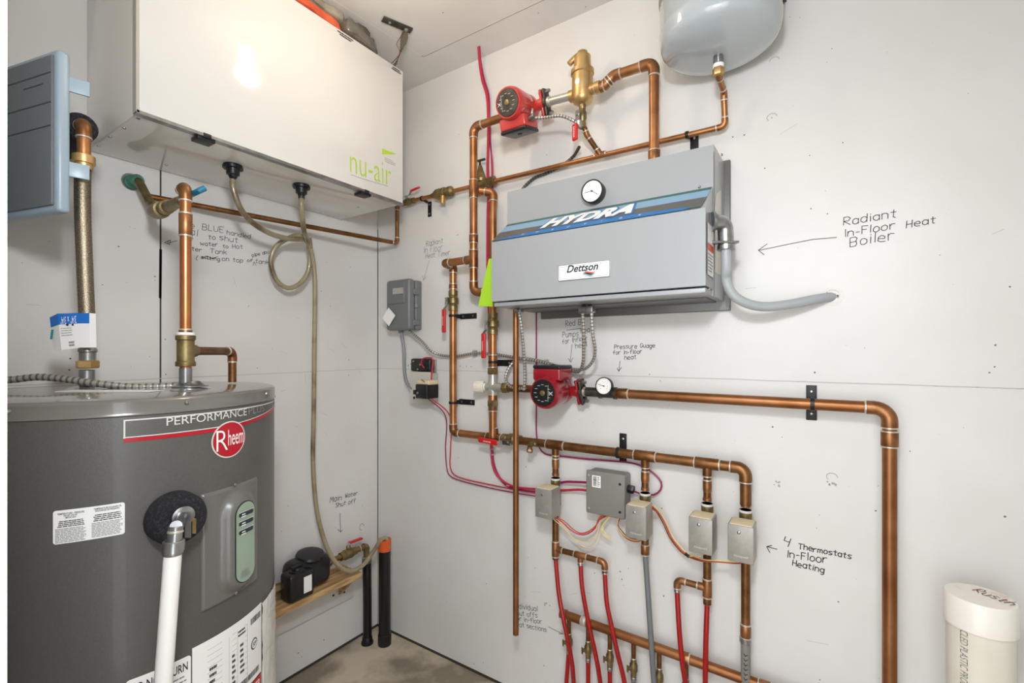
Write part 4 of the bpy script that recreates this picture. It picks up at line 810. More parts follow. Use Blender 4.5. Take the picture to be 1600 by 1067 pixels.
# grey conduit to the wall
hol = R(1300, 463, 0); ce = c0+V((.027, .040, -.066))
cp_ = [ce, ce+V((.000, .006, -.05)), R(1134, 434, .125), R(1142, 456, .12), R(1160, 471, .11), R(1190, 479, .085), R(1230, 476, .06), R(1272, 468, .03), V((hol.x+.004, .012, hol.z))]
o = MB().tube(spline(cp_, .008), .0125, 16).build('electrical_conduit', 'liquidtight'); tag(o, 'thick grey flexible conduit curving from the boiler side into a hole in the wall', 'conduit')
b = MB(); n = 30
for k in range(n):
    a0, a1 = 2*math.pi*k/n, 2*math.pi*(k+1)/n; ra, rb = .026+.004*noise.noise(V((a0*2, 0, 5)))*2, .017
    b.quad((hol.x+rb*math.cos(a0), -.003, hol.z+rb*math.sin(a0)), (hol.x+rb*math.cos(a1), -.003, hol.z+rb*math.sin(a1)), (hol.x+.027*math.cos(a1), -.0005, hol.z+.025*math.sin(a1)), (hol.x+.027*math.cos(a0), -.0005, hol.z+.025*math.sin(a0)))
b.build('caulked_hole', 'caulk', o)

# ================================================================ pumps
def pump(c, ax, up, r, dep, label, red, faced, outside):
    """c: centre on the pipe line (pipe runs along X), ax: motor axis, up: towards the terminal box"""
    c, ax, up = V(c), V(ax).normalized(), V(up); up = (up-ax*up.dot(ax)).normalized(); X = V((1, 0, 0))
    t = thing('circulator_pump', c, label, 'pump')
    b = MB(); b.lathe(c-ax*.028, ax, [(0, .020), (.006, .038), (.030, .046), (.048, .044), (.052, .042), (.060, r*.92), (dep*.55, r*.96), (dep*.86, r*1.04), (dep*.95, r), (dep, r*.93)], 36)
    b.cyl(c-X*.062, c+X*.062, .0185, 18); mb_ = b.build('pump_body', red, t)
    for k in range(-2, 3): pass
    fl = []
    for sg in (-1, 1):
        for off, th_, mm, rr in ((.062, .010, red, .036), (.073, .011, 'iron_dark', .036)):
            p0 = c+X*sg*off; p1 = c+X*sg*(off+th_); d = MB()
            d.lathe(p0, X*sg, [(0, rr*.62), (.001, rr*.66), (th_-.001, rr*.66), (th_, rr*.62)], 20)
            e1 = (V((0, -.35, 1))).normalized(); e2 = X.cross(e1)
            d.obox((p0+p1)/2, e1*rr*1.18, X*th_/2, e2*rr*.52, .006); d.build('flange', mm, mb_)
        for s2 in (-1, 1):
            q = c+X*sg*.055+e1*s2*rr*.92; MB().hexn(q, q+X*sg*.042, .006).build('flange_bolt', 'steel', mb_)
    # face plate
    ux = up.cross(ax).normalized(); FSf = Surf(lambda u, v, w_: c+ax*(dep-.028+w_)+ux*u+up*v, None)
    d = MB(); d.lathe(c+ax*(dep-.0285), ax, [(0, r*.86), (.003, r*.82), (.0035, .002)], 32); fp_ = d.build('motor_plate', faced, mb_)
    d = MB(); d.lathe(c+ax*(dep-.026), ax, [(0, .0085), (.004, .0085), (.005, .006)], 18); d.build('vent_plug', 'brass_aged', fp_)
    d = MB(); FSf2 = Surf(lambda u, v, w_: c+ax*(dep-.0245+w_)+ux*u+up*v, None)
    for k in range(12):
        a = k*math.pi/6; uu, vv = r*.52*math.cos(a), r*.52*math.sin(a); line(d, FSf2, [(uu-.004, vv), (uu+.004, vv)], .0012, .001)
    line(d, FSf2, [(r*.40, -r*.5), (r*.40, r*.5)], .001, .001); line(d, FSf2, [(r*.48, -.005), (r*.70, .005)], .002, .001); line(d, FSf2, [(r*.48, .005), (r*.70, -.005)], .002, .001)
    d.build('plate_marks', 'decal_silver', fp_, smooth=False)
    # terminal box
    bc = c+ax*.060+up*(r*.86+.014)+X*outside
    MB().obox(bc, X*.050, ax*.044, up*.019, .006).build('terminal_box', red, t)
    MB().obox(bc+up*.024, X*.050, ax*.044, up*.006, .004).build('box_lid', 'black_plastic', t)
    MB().lathe(bc+up*.030-ax*.0, up, [(0, .008), (.002, .008), (.0025, .005)], 14).build('lid_screw', 'black_metal', t)
    MB().obox(c+ax*.055+up*(r*.7), X*.030, ax*.028, up*.012, .004).build('box_neck', red, t)
    return t
# layout numbers
YA, YW, YM, YE = -.10, -.05, -.06, -.032
XA = .651; zTop = 2.116; XB = R(708, 500, -YW).x; XG = R(770, 600, -YM).x; XO = R(1022, 200, -YA).x; zMan = R(940, 704, -YW).z; zM = 1.148; XV = R(1390, 800, -YM).x
zE = 1.930; zTl = R(740, 405, -YA).z
rb_ = .0145
pcU = V((.885, YA, zTop)); pump(pcU, (0, -.97, -.24), (0, .0, -1), .050, .150, 'red circulator pump above the boiler, its black lidded box hanging underneath', 'pump_red', 'iron_dark', -.004)
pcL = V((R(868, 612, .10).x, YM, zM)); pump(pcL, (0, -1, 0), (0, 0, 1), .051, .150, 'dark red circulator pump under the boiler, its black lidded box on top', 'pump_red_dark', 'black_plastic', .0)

# ================================================================ copper network
loopL = pipe('tall vertical copper pipe elbowed into the upper red pump', [pcU+V((-.083, 0, 0)), V((XA, YA, zTop)), V((XA, YA, 1.500)), V((XA+.10, YA+.02, 1.500))], rb_, 'copper')
for zz in (zE-.045, zTl): tee(loopL, (XA, YA, zz), (0, 0, 1), ((0, 1, 0) if zz > 1.8 else (-1, 0, 0)), rb_)
coupling(loopL, (XA, YA, 1.700), (0, 0, 1), rb_, .03)
xl = .489
br = pipe('copper branch stepping left then down the wall through a red handled valve', [V((XA-.04, YA, zTl)), V((xl+.015, YA, zTl)), V((XB, YA+.03, zTl-.002)), V((XB, YW, zTl-.004)), V((XB, YW, zMan)), V((XG-.02, YW, zMan))], rb_, 'copper', rad=.018)
coupling(br, (XB, YW, zTl-.085), (0, 0, 1), rb_, .02)
# column with mixing valve
zg = zE-.045
colm = pipe('copper column behind the boiler edge running down to the manifold', [V((XA, YA+.02, zg)), V((XG, YM+.004, zg-.012)), V((XG, YM, zg-.10)), V((XG, YM, zMan))], rb_, 'copper', rad=.018)
coupling(colm, (XG, YM, 1.090), (0, 0, 1), rb_, .060); coupling(colm, (XG, YM, 1.245), (0, 0, 1), rb_, .045)
def ball_valve(c, ax, r, label, hdir, gdir, hl, m='brass_aged', stem=.032, group=None, gl_=None, name='ball_valve'):
    """hdir: stem direction, gdir: lever direction"""
    c, ax, hdir, gdir = V(c), V(ax).normalized(), V(hdir).normalized(), V(gdir).normalized()
    t = thing(name, c, label, 'valve', group)
    b = MB(); b.lathe(c-ax*.040, ax, [(0, r*1.15), (.001, r*1.3), (.018, r*1.3), (.020, r*1.15), (.026, r*1.25), (.030, r*1.55), (.050, r*1.55), (.054, r*1.25), (.060, r*1.15), (.062, r*1.3), (.079, r*1.3), (.080, r*1.15)], 20)
    b.cyl(c, c+hdir*(stem-.006), r*.62, 14); b.build('valve_body', m, t)
    MB().hexn(c+hdir*(stem-.008), c+hdir*(stem+.004), .0062).build('stem_nut', 'steel', t)
    a = c+hdir*(stem); sdv = hdir.cross(gdir).normalized(); b = MB(); k1 = a-gdir*.012; k2 = a+gdir*.022; k3 = a+gdir*.036+hdir*.012; k4 = a+gdir*hl+hdir*.012
    b.obox((k1+k2)/2, (k2-k1)/2, sdv*.009, hdir*.0012); b.obox((k2+k3)/2, (k3-k2)/2*1.05, sdv*.007, hdir*.0012)
    h = b.build('lever', 'steel', t)
    MB().obox((k3+k4)/2, (k4-k3)/2, sdv*.0104, hdir*.0046, .0036).build('red_grip', 'red_grip', h)
    mb = MB(); GS = Surf(lambda u, v, w_: (k3+k4)/2+gdir*u+sdv*v+hdir*(.0046+w_), None)
    for k in range(-3, 4): line(mb, GS, [(k*.005-.0014, -.003), (k*.005, .003), (k*.005+.0014, -.003)], .0010, .0005)
    mb.build('grip_marks', 'decal_white', h, smooth=False)
    return t
vz = R(708, 470, -YW).z
ball_valve((XB, YW, vz), (0, 0, 1), rb_, 'brass ball valve, red lever hanging, on the left branch beside the timer', (-.25, -1, 0), (0, 0, -1), .128)
vz2 = R(770, 506, -YM).z
ball_valve((XG, YM, vz2), (0, 0, 1), rb_, 'brass ball valve, red lever hanging, just below the green card', (-.25, -1, 0), (0, 0, -1), .128)
# mixing valve
t = thing('mixing_valve', (XG, YM, zM), 'nickel mixing valve with ribbed white knob left of the dark red pump', 'valve')
b = MB(); b.lathe((XG, YM, zM-.050), (0, 0, 1), [(0, .015), (.02, .0155), (.035, .019), (.065, .019), (.080, .0155), (.10, .015)], 22); b.lathe((XG-.028, YM, zM), (1, 0, 0), [(0, .015), (.02, .019), (.045, .019), (.065, .0155), (.075, .016)], 20); b.build('valve_body', 'galv', t)
MB().hexn((XG, YM, zM+.048), (XG, YM, zM+.072), .021).build('union_nut', 'brass_aged', t); MB().hexn((XG, YM, zM-.072), (XG, YM, zM-.048), .021).build('union_nut', 'brass_aged', t)
MB().hexn((XG+.047, YM, zM), (XG+.070, YM, zM), .021).build('union_nut', 'brass_aged', t)
b = MB(); b.lathe((XG-.030, YM, zM), (-1, -.35, 0), [(0, .014), (.008, .0145), (.009, .0205), (.044, .0195), (.047, .017)], 24)
kd = V((-1, -.35, 0)).normalized(); ku = V((0, 0, 1)); kv = kd.cross(ku)
for k in range(18): a = k*math.pi/9; e = ku*math.cos(a)+kv*math.sin(a); b.obox(V((XG-.030, YM, zM))+kd*.027+e*.0203, kd*.017, e*.0012, kd.cross(e)*.0014)
b.build('knob', 'pvc', t)
pipe('short brown pipe between the mixing valve and the dark red pump', [V((XG+.065, YM, zM)), pcL+V((-.082, 0, 0))], .0135, 'copper_aged')
# manifold
X4 = [R(868, 720, -YW).x, R(1008, 740, -YW).x, R(1105, 740, -YW).x, R(1165, 760, -YW).x]
zH = .824
man = pipe('horizontal copper manifold feeding the four silver zone boxes', [V((XG-.05, YW, zMan)), V((X4[3], YW, zMan)), V((X4[3], YW, zH+.035))], rb_, 'copper_aged', 'copper_aged', rad=.022)
tee(man, (XG, YW, zMan), (1, 0, 0), (0, -.1, 1), rb_, fm='copper_aged')
for x in X4[:3]: tee(man, (x, YW, zMan), (1, 0, 0), (0, 0, -1), rb_, .0112, 'copper_aged', lb=.036)
for i, x in enumerate(X4):
    if i < 3: MB().cyl((x, YW, zMan-.03), (x, YW, zH+.03), .0105, 16).build('drop', 'copper_aged', man)
    MB().lathe((x, YW, zH+.088), (0, 0, -1), [(0, .0122), (.018, .0125), (.028, .0122), (.038, .0095), (.048, .0095), (.050, .0125), (.058, .0125)], 16).build('reducer', 'copper_fitting', man)
    ring(man, (x, YW, zH+.088), (0, 0, 1), .0115)
xv = R(800, 686, -YW).x
ball_valve((xv, YW, zMan+.002), (1, 0, 0), rb_*.9, 'ball valve in the manifold, red lever pointing left', (0, -1, -.30), (-1, 0, .04), .122)
xd = R(826, 690, .09).x
t = thing('drain_valve', (xd, -.08, zMan), 'small brass drain cock on the manifold right of the hanging copper pipe', 'valve')
MB().cyl((xd, YW-.010, zMan-.002), (xd, -.085, zMan-.004), .0085, 12).cyl((xd, -.082, zMan-.002), (xd-.002, -.082, zMan-.026), .0085, 12).hexn((xd, -.082, zMan-.018), (xd-.002, -.082, zMan-.030), .011).build('valve_body', 'brass_aged', t)
MB().cyl((xd, -.09, zMan-.006), (xd+.028, -.098, zMan+.004), .006, 12).sphere((xd+.030, -.098, zMan+.005), .008, n=10, m=6).build('stem', 'brass_aged', t)
# zone valves
def fr_box(c, hx, hy, hz):
    return Surf(lambda u, v, w_: V((c[0]+u, c[1]-hy-w_, c[2]+v)), None)
wh = ['leftmost of the four, its wires looping right', 'right beside the square grey junction box', 'third of the four from the left', 'rightmost of the four, beside the arrow note']
for i, x in enumerate(X4):
    t = thing('zone_valve', (x, -.08, .70), 'silver box headed zone valve on copper drop, '+wh[i], 'valve', 'zone valves under the manifold')
    MB().lathe((x, YW, .720), (0, 0, 1), [(0, .0115), (.01, .013), (.012, .016), (.030, .016), (.032, .0185), (.080, .0185), (.082, .016), (.104, .016), (.106, .0165), (.124, .0165), (.126, .0145)], 20).build('valve_body', 'brass_aged', t)
    MB().cyl((x, YW, .840), (x, YW, .846), .0168, 18).build('seal_ring', 'decal_silver', t)
    xc = x-.001; hx = .031; yc2 = -.102; hy = .031; zc2 = .7785; hz = .0480
    MB().obox((xc, yc2, zc2), (hx, 0, 0), (0, hy, 0), (0, 0, hz), .0022).build('motor_cover', 'box_zinc', t, angle=25)
    MB().box(xc-hx+.004, xc+hx-.004, yc2-hy+.003, yc2+hy-.002, zc2+hz-.001, zc2+hz+.002, .001).build('cover_top', 'cream', t)
    MB().lathe((xc-.004, yc2-hy, zc2+hz-.018), (0, -1, 0), [(0, .0045), (.002, .004), (.003, .002)], 12).build('cover_screw', 'steel', t)
    BSf = fr_box((xc, yc2, zc2), hx, hy, hz); mb = MB(); fit_text(mb, BSf, 'Honeywell', (-.016, -hz+.014), (.018, -hz+.014), height=.006, shear=.2, lift=.0006); mb.build('lettering', 'decal_silver', t, smooth=False)
# pipes below the zone valves
def ztop(): return .705
z1_ = R(870, 860, -YW).z
def pex(label, pts, r=.0074, m='pex_red', group=None):
    o = MB().tube(spline(pts, .01), r, 12).build('heating_tube', m); tag(o, label, 'pipe', group); p, d = V(pts[0]), (V(pts[1])-V(pts[0])).normalized()
    MB().lathe(p-d*.006, d, [(0, r*1.05), (.002, r*1.3), (.010, r*1.3), (.012, r*1.05)], 12).build('crimp_ring', 'steel', o); return o
zc1 = R(870, 858, -YW).z; xt2 = R(907, 870, -YW).x; xt3 = R(945, 880, -YW).x; zt3 = R(945, 877, -YW).z
hd = pipe('copper drop below the first zone valve with short arm to the right', [V((X4[0], YW, .722)), V((X4[0], YW, zc1-.035))], .0112, 'copper_aged', 'copper_fitting')
tee(hd, (X4[0], YW, zc1), (0, 0, 1), (1, 0, 0), .0112, .010)
arm = pipe('short horizontal copper arm with two red tubes hanging from it', [V((X4[0]+.015, YW, zc1)), V((xt3, YW, zc1-.001)), V((xt3, YW, zc1-.036))], .0095, 'copper_aged', rad=.014)
tee(arm, (xt2, YW, zc1), (1, 0, 0), (0, 0, -1), .0095, .0085)
fl0 = 0.0
pex('red tube below first zone valve, leftmost red tube', [V((X4[0], YW, zc1-.030)), R(873, 925, .065), R(880, 965, .085), R(891, 1020, .085), R(896, 1060, .07), R(899, 1150, .05), V((R(899, 1150, .05).x, YW, 0))], group=None)
pex('red tube from the middle of the short arm, second red tube at the top', [V((xt2, YW, zc1-.028)), R(910, 920, .06), R(920, 975, .062), R(930, 1020, .062), R(938, 1067, .06), R(946, 1150, .05), V((R(950, 1150, .05).x, YW, 0))])
pex('red tube from the elbow end of the short arm, third at the top', [V((xt3, YW, zc1-.034)), R(948, 940, .06), R(956, 980, .062), R(966, 1025, .062), R(976, 1067, .06), R(990, 1150, .05), V((R(996, 1150, .05).x, YW, 0))])
# second zone: grey tube
zz2 = R(1012, 865, -YW).z
hd2 = pipe('short copper drop below the second zone valve', [V((X4[1], YW, .722)), V((X4[1], YW, zz2+.0))], .0112, 'copper_aged')
coupling(hd2, (X4[1], YW, .672), (0, 0, 1), .0112, .03)
pex('slim grey tube below the second zone valve', [V((X4[1], YW, zz2+.004)), R(1014, 950, .06), R(1018, 1010, .062), R(1022, 1067, .06), R(1030, 1150, .05), V((R(1032, 1150, .05).x, YW, 0))], .0082, 'pex_grey')
# third zone
zz3 = R(1103, 945, -YW).z; xe3 = R(1058, 920, -YW).x; ze3 = R(1103, 918, -YW).z
hd3 = pipe('copper drop below the third zone valve', [V((X4[2], YW, .722)), V((X4[2], YW, zz3+.004))], .0112, 'copper_aged'); tee(hd3, (X4[2], YW, ze3), (0, 0, 1), (-1, 0, 0), .0112, .0095)
pipe('short copper arm turning left and down from the third zone drop', [V((X4[2]-.018, YW, ze3)), V((xe3, YW, ze3+.001)), V((xe3, YW, ze3-.034))], .0092, 'copper_aged', rad=.014)
pex('red tube hanging from the left facing arm of the third zone', [V((xe3, YW, ze3-.030)), R(1061, 980, .062), R(1066, 1035, .064), R(1071, 1067, .062), R(1080, 1150, .05), V((R(1083, 1150, .05).x, YW, 0))])
pex('red tube straight below the third zone valve, rightmost red tube', [V((X4[2], YW, zz3+.006)), R(1103, 1000, .062), R(1102, 1067, .062), R(1102, 1150, .05), V((R(1102, 1150, .05).x, YW, 0))])
# fourth zone
z4a = R(1162, 982, -YW).z; z4b = R(1162, 1000, -YW).z
hd4 = pipe('long copper drop below the rightmost zone valve', [V((X4[3], YW, .722)), V((X4[3], YW, z4b))], .0118, 'copper_aged'); coupling(hd4, (X4[3], YW, z4a-.004), (0, 0, 1), .0118, .035)
g4 = MB().cyl((X4[3], YW, z4b+.006), (X4[3], YW, 0), .0122, 18).build('heating_tube', 'jbox_grey'); tag(g4, 'thick grey tube with printed marks below the rightmost zone valve', 'pipe')
MB().lathe((X4[3], YW, z4b+.010), (0, 0, -1), [(0, .013), (.002, .0155), (.014, .0155), (.016, .013)], 16).build('crimp_ring', 'steel', g4)
GSf = fr_cyl((X4[3], YW, 0), .0122); mb = MB(); aa = math.atan2(CAM.y-YW, CAM.x-X4[3])*.0122
for k in range(6): v_ = z4b-.030-k*.013; line(mb, GSf, [(aa-.004, v_), (aa-.001, v_-.006), (aa+.004, v_-.002)], .0022, .0006)
mb.build('printed_marks', 'decal_black', g4, smooth=False)
# return header
zK = .385; ax0 = R(876, 942, .045).x
hdr = pipe('long horizontal copper return pipe low on the wall', [V((ax0, YE-.013, zK)), V((XV-.02, YE-.013, zK-.012))], .0140, 'copper_brown'); 
MB().lathe((ax0, YE-.013, zK), (1, 0, 0), [(0, .012), (.001, .0158), (.022, .0158), (.023, .014)], 16).build('end_cap', 'copper_fitting', hdr)
coupling(hdr, (R(918, 958, .045).x-.012, YE-.013, zK-.0005), (1, 0, 0), .0140, .016, 'solder')
coupling(hdr, (R(1072, 1012, .045).x, YE-.013, zK-.005), (1, 0, 0), .0140, .020); coupling(hdr, (R(1195, 1053, .045).x, YE-.013, zK-.009), (1, 0, 0), .0140, .03)
drops = [(889, 'pex_red', 'first from the left'), (919, 'pex_red', 'second from the left'), (953, 'pex_red', 'third from the left'), (990, 'pex_grey', 'fourth, above the short grey tube'), (1030, None, 'fifth, just right of the slim grey tube'), (1072, None, 'sixth, behind the red tube')]
for i, (px, mm, d_) in enumerate(drops):
    x = R(px, 985, .045).x; yK = YE-.013; zk = zK-.012*(x-ax0)/(XV-ax0)
    t = thing('stop_valve', (x, yK, zk-.14), 'brass shut-off below the low return pipe, '+d_, 'valve', 'shut-off valves under the return pipe')
    MB().cyl((x, yK, zk-.010), (x, yK, zk-.062), .0072, 12).build('copper_drop', 'copper_aged', t); ring(t, (x, yK, zk-.060), (0, 0, 1), .0078)
    b = MB(); b.lathe((x, yK, zk-.060), (0, 0, -1), [(0, .0085), (.006, .009), (.010, .0085), (.018, .0125), (.036, .0125), (.044, .0085), (.050, .009), (.056, .008)], 14); b.cyl((x, yK, zk-.087), (x-.012, yK-.016, zk-.087), .006, 10); b.build('valve_body', 'brass_aged', t)
    MB().obox((x-.013, yK-.018, zk-.087), (.003, -.001, 0), (0, .0015, 0), (0, 0, .011), .001).build('lever', 'brass_aged', t)
    MB().lathe((x, yK, zk-.116), (0, 0, -1), [(0, .0075), (.002, .0095), (.010, .0095), (.012, .0075)], 12).build('crimp_ring', 'steel', t)
    lean = -.018 if i == 0 else 0; o = MB().tube([(x, yK, zk-.112), (x+lean*.5, yK, zk-.22), (x+lean, yK, 0)], .0072 if mm else .0065, 12).build('return_tube', mm or 'copper_aged')
    tag(o, ('red' if mm == 'pex_red' else 'grey' if mm else 'copper')+' return tube below the small shut-off '+d_, 'pipe', 'return tubes below the shut-offs')
# supply line to the right and down
gx = R(948, 618, -YM).x
sup = pipe('large copper pipe running right from the gauge then straight down to the floor', [pcL+V((.100, 0, 0)), V((XV, YM, zM-.004)), V((XV, YM, 0))], rb_*1.0, 'copper_brown', rad=.03)
MB().cyl(pcL+V((.090, 0, 0)), V((gx, YM, zM)), rb_*1.06, 16).build('iron_nipple', 'iron_dark', sup)
coupling(sup, (XV, YM, 1.072), (0, 0, 1), rb_*1.02, .036)
MB().cyl(pcL+V((.083, 0, 0)), V((gx+.045, YM, zM)), .0125, 16).lathe((gx-.026, YM, zM), (1, 0, 0), [(0, .014), (.001, .0195), (.009, .0195), (.011, .0165), (.049, .0165), (.051, .0195), (.059, .0195), (.060, .014)], 20).cyl((gx, YM, zM), (gx-.004, YM-.012, zM+.026), .009, 14).build('iron_tee', 'iron_dark', sup)
coupling(sup, (gx+.052, YM, zM), (1, 0, 0), rb_, .040, 'copper_aged'); MB().cyl((pcL.x+.082, YM, zM), (pcL.x+.092, YM, zM), .0165, 16).build('thread_seal', 'solder', sup)
t = thing('pressure_gauge', (gx-.008, YM-.02, zM+.02), 'round white faced pressure gauge beside the dark red pump', 'gauge')
gc = R(943, 604, .095); gauge((gc.x, YM-.018, gc.z), (-.05, -1, .12), .0285, .016, t, (165,), 'gauge_case')
MB().cyl((gc.x, YM-.014, gc.z-.01), (gc.x, YM-.004, zM+.012), .006, 10).build('stem', 'brass_aged', t)
# upper loop right of the pump
XS_ = R(910, 130, -YA).x
lp2 = pipe('copper pipe from the brass air separator over and down into the boiler top', [V((XS_+.03, YA, zTop-.010)), V((XS_+.075, YA, zTop-.008)), V((XS_+.105, YA, zTop+.012)), V((XO, YA, zTop+.010)), V((XO, YA, 1.800))], rb_, 'copper', rad=.024)
coupling(lp2, (XO, YA, 1.845), (0, 0, 1), rb_, .045); coupling(lp2, (XS_+.060, YA, zTop-.009), (1, 0, 0), rb_, .03)
t = thing('air_separator', (XS_, YA, zTop-.06), 'tall brass air separator with side vent spout on the top pipe loop', 'air separator')
b = MB(); b.lathe((XS_, YA, zTop-.048), (0, 0, 1), [(0, .012), (.004, .022), (.010, .029), (.020, .0335), (.095, .0335), (.098, .037), (.110, .037), (.113, .031), (.116, .0275), (.155, .0265), (.158, .023)], 32)
b.lathe((XS_-.045, YA, zTop-.008), (1, 0, 0), [(0, .017), (.001, .019), (.016, .019), (.018, .0165), (.090, .0165), (.092, .019), (.107, .019)], 20); b.build('separator_body', 'brass', t)
MB().lathe((XS_, YA, zTop+.108), (0, 0, 1), [(0, .019), (.004, .017), (.014, .016), (.018, .010)], 20).build('vent_cap', 'brass', t)
MB().tube(spline([V((XS_+.010, YA, zTop+.116)), V((XS_-.012, YA-.006, zTop+.112)), V((XS_-.034, YA-.012, zTop+.096)), V((XS_-.040, YA-.014, zTop+.090))], .006), .009, 12).build('vent_spout', 'brass', t)
MB().sphere((XS_-.002, YA-.0335, zTop+.014), .006, 1.3, .3, 1.7, 12, 8).build('maker_badge', 'decal_white', t)
MB().cyl((pcU.x+.084, YA, zTop), (XS_-.034, YA, zTop-.006), .0135, 16).build('steel_nipple', 'galv', t)
MB().cyl((pcU.x+.083, YA, zTop), (pcU.x+.093, YA, zTop), .0170, 16).build('thread_seal', 'solder', t)
# bleed branch below the separator
xE1 = R(938, 243, .032).x
br2 = pipe('small copper branch dropping from the air separator to the thin cold pipe', [V((XS_, YA, zTop-.040)), V((XS_, YA, zE+.085)), V((XS_+.006, YA+.020, zE+.050)), V((xE1-.005, YE, zE+.004))], .0082, 'copper_aged', rad=.018)
coupling(br2, (XS_, YA, zTop-.062), (0, 0, 1), .0085, .026); coupling(br2, (XS_, YA, zTop-.092), (0, 0, 1), .0080, .02)
ball_valve((XS_, YA, zE+.104), (0, 0, 1), .0088, 'small ball valve, red lever hanging, under the brass air separator', (-.3, -.95, 0), (.0, 0, -1), .088, stem=.022)
# cold feed along the right wall
xT = R(1133, 188, .032).x; xBk = .235
tn = V((R(1123, 95, .15).x, -.155, R(1123, 95, .155).z))
cf = pipe('thin copper cold feed running across above the boiler to the hanging tank', [V((.270, -.034, zE)), V((xT, YE, zE-.012)), V((xT, YE-.020, zE+.075)), V((tn.x, tn.y, tn.z-.035)), V((tn.x, tn.y, tn.z))], .0082, 'copper', rad=.014)
tee(cf, (xE1, YE, zE-.004), (1, 0, 0), (-.3, -.5, .7), .0082)
ball_valve((.236, -.034, zE), (1, 0, 0), .0095, 'small ball valve on the thin cold pipe near the white unit, red lever on top', (0, -.45, .9), (1, 0, .12), .082, stem=.024)
xr = R(692, 304, .034).x
t = thing('pressure_reducer', (xr, -.034, zE-.03), 'brass backflow preventer in the thin cold pipe, left of the tall pipe', 'valve')
MB().lathe((xr-.060, -.034, zE-.0005), (1, 0, 0), [(0, .010), (.012, .012), (.020, .018), (.028, .018), (.030, .022), (.044, .022), (.046, .017), (.058, .017), (.060, .022), (.074, .022), (.076, .019), (.092, .019), (.094, .021), (.108, .020), (.116, .011)], 20).build('valve_body', 'brass_aged', t)
MB().cyl((xr+.006, -.040, zE-.012), (xr+.006, -.042, zE-.046), .0115, 16).build('relief_port', 'brass', t)
xq = R(758, 288, .034).x
t = thing('feed_valve', (xq, -.034, zE-.01), 'bronze pressure regulator with T-shaped key on top behind the tall pipe', 'valve')
MB().lathe((xq-.045, -.034, zE-.002), (1, 0, 0), [(0, .012), (.014, .013), (.016, .018), (.060, .018), (.062, .014), (.070, .018), (.090, .018), (.092, .010)], 20).lathe((xq-.018, -.036, zE+.006), (0, -.1, 1), [(0, .022), (.010, .024), (.014, .020), (.040, .012), (.060, .007)], 20).build('valve_body', 'brass_aged', t)
MB().cyl((xq-.018, -.042, zE+.060), (xq-.018, -.044, zE+.082), .004, 8).obox((xq-.010, -.045, zE+.084), (.018, 0, 0), (0, .004, 0), (0, 0, .0035), .001).build('adjusting_key', 'iron_dark', t)
# free hanging relief pipe
hp = R(806, 600, .135)
o = pipe('long straight copper pipe hanging free from the boiler bottom', [V((hp.x, -.135, zL-.002)), V((hp.x, -.135, R(806, 991, .135).z))], .0100, 'copper_brown')

# ================================================================ expansion tank
EC = V((tn.x, -.155, 0)); zb = tn.z+.012
t = thing('expansion_tank', (EC.x, EC.y, zb), 'pale blue grey steel expansion tank hanging high on the wall', 'tank')
er = .146
pr_ = [(0, .012), (.001, .03)]+[(.044*(1-math.cos(math.asin(min(1, k/12)))), er*k/12) for k in range(3, 12)]+[(.034, er*.965), (.044, er*.99), (.056, er), (.066, er+.002), (.074, er+.002), (.078, er), (.23, er), (.26, er*.97), (.30, er*.7), (.315, er*.2)]
MB().lathe((EC.x, EC.y, zb), (0, 0, 1), sorted(set(pr_)), 64).build('tank_shell', 'tank_blue', t, angle=50)
MB().cyl((EC.x, EC.y, zb-.030), (EC.x, EC.y, zb+.010), .0125, 18).build('nipple', 'steel', t); MB().cyl((EC.x, EC.y, zb-.032), (EC.x, EC.y, zb-.022), .0140, 18).build('thread_tape', 'decal_white', t)
MB().hexn((EC.x, EC.y, zb-.050), (EC.x, EC.y, zb-.030), .0150).build('brass_adapter', 'brass', t)
b = MB()
for k in range(18):
    a0, a1 = math.pi*(k/18), math.pi*((k+1)/18); 
for a_ in (0,): b.lathe((EC.x, EC.y, zb+.165), (0, 0, 1), [(0, er+.001), (.001, er+.003), (.020, er+.003), (.021, er+.001)], 48)
b.build('strap_band', 'galv', t)
MB().box(EC.x-.03, EC.x+.03, -.020, -.001, zb+.06, zb+.29, .002).box(EC.x-.03, EC.x+.03, -.022, -.006, zb+.165, zb+.185).build('wall_bracket', 'iron_dark', t)
MB().obox((EC.x+.115, -.05, zb+.18), (.030, 0, 0), (0, .048, 0), (0, 0, .003), .001).obox((EC.x-.0, -.014, zb+.18), (.14, 0, 0), (0, .004, 0), (0, 0, .012)).build('wall_bracket', 'iron_dark', t)

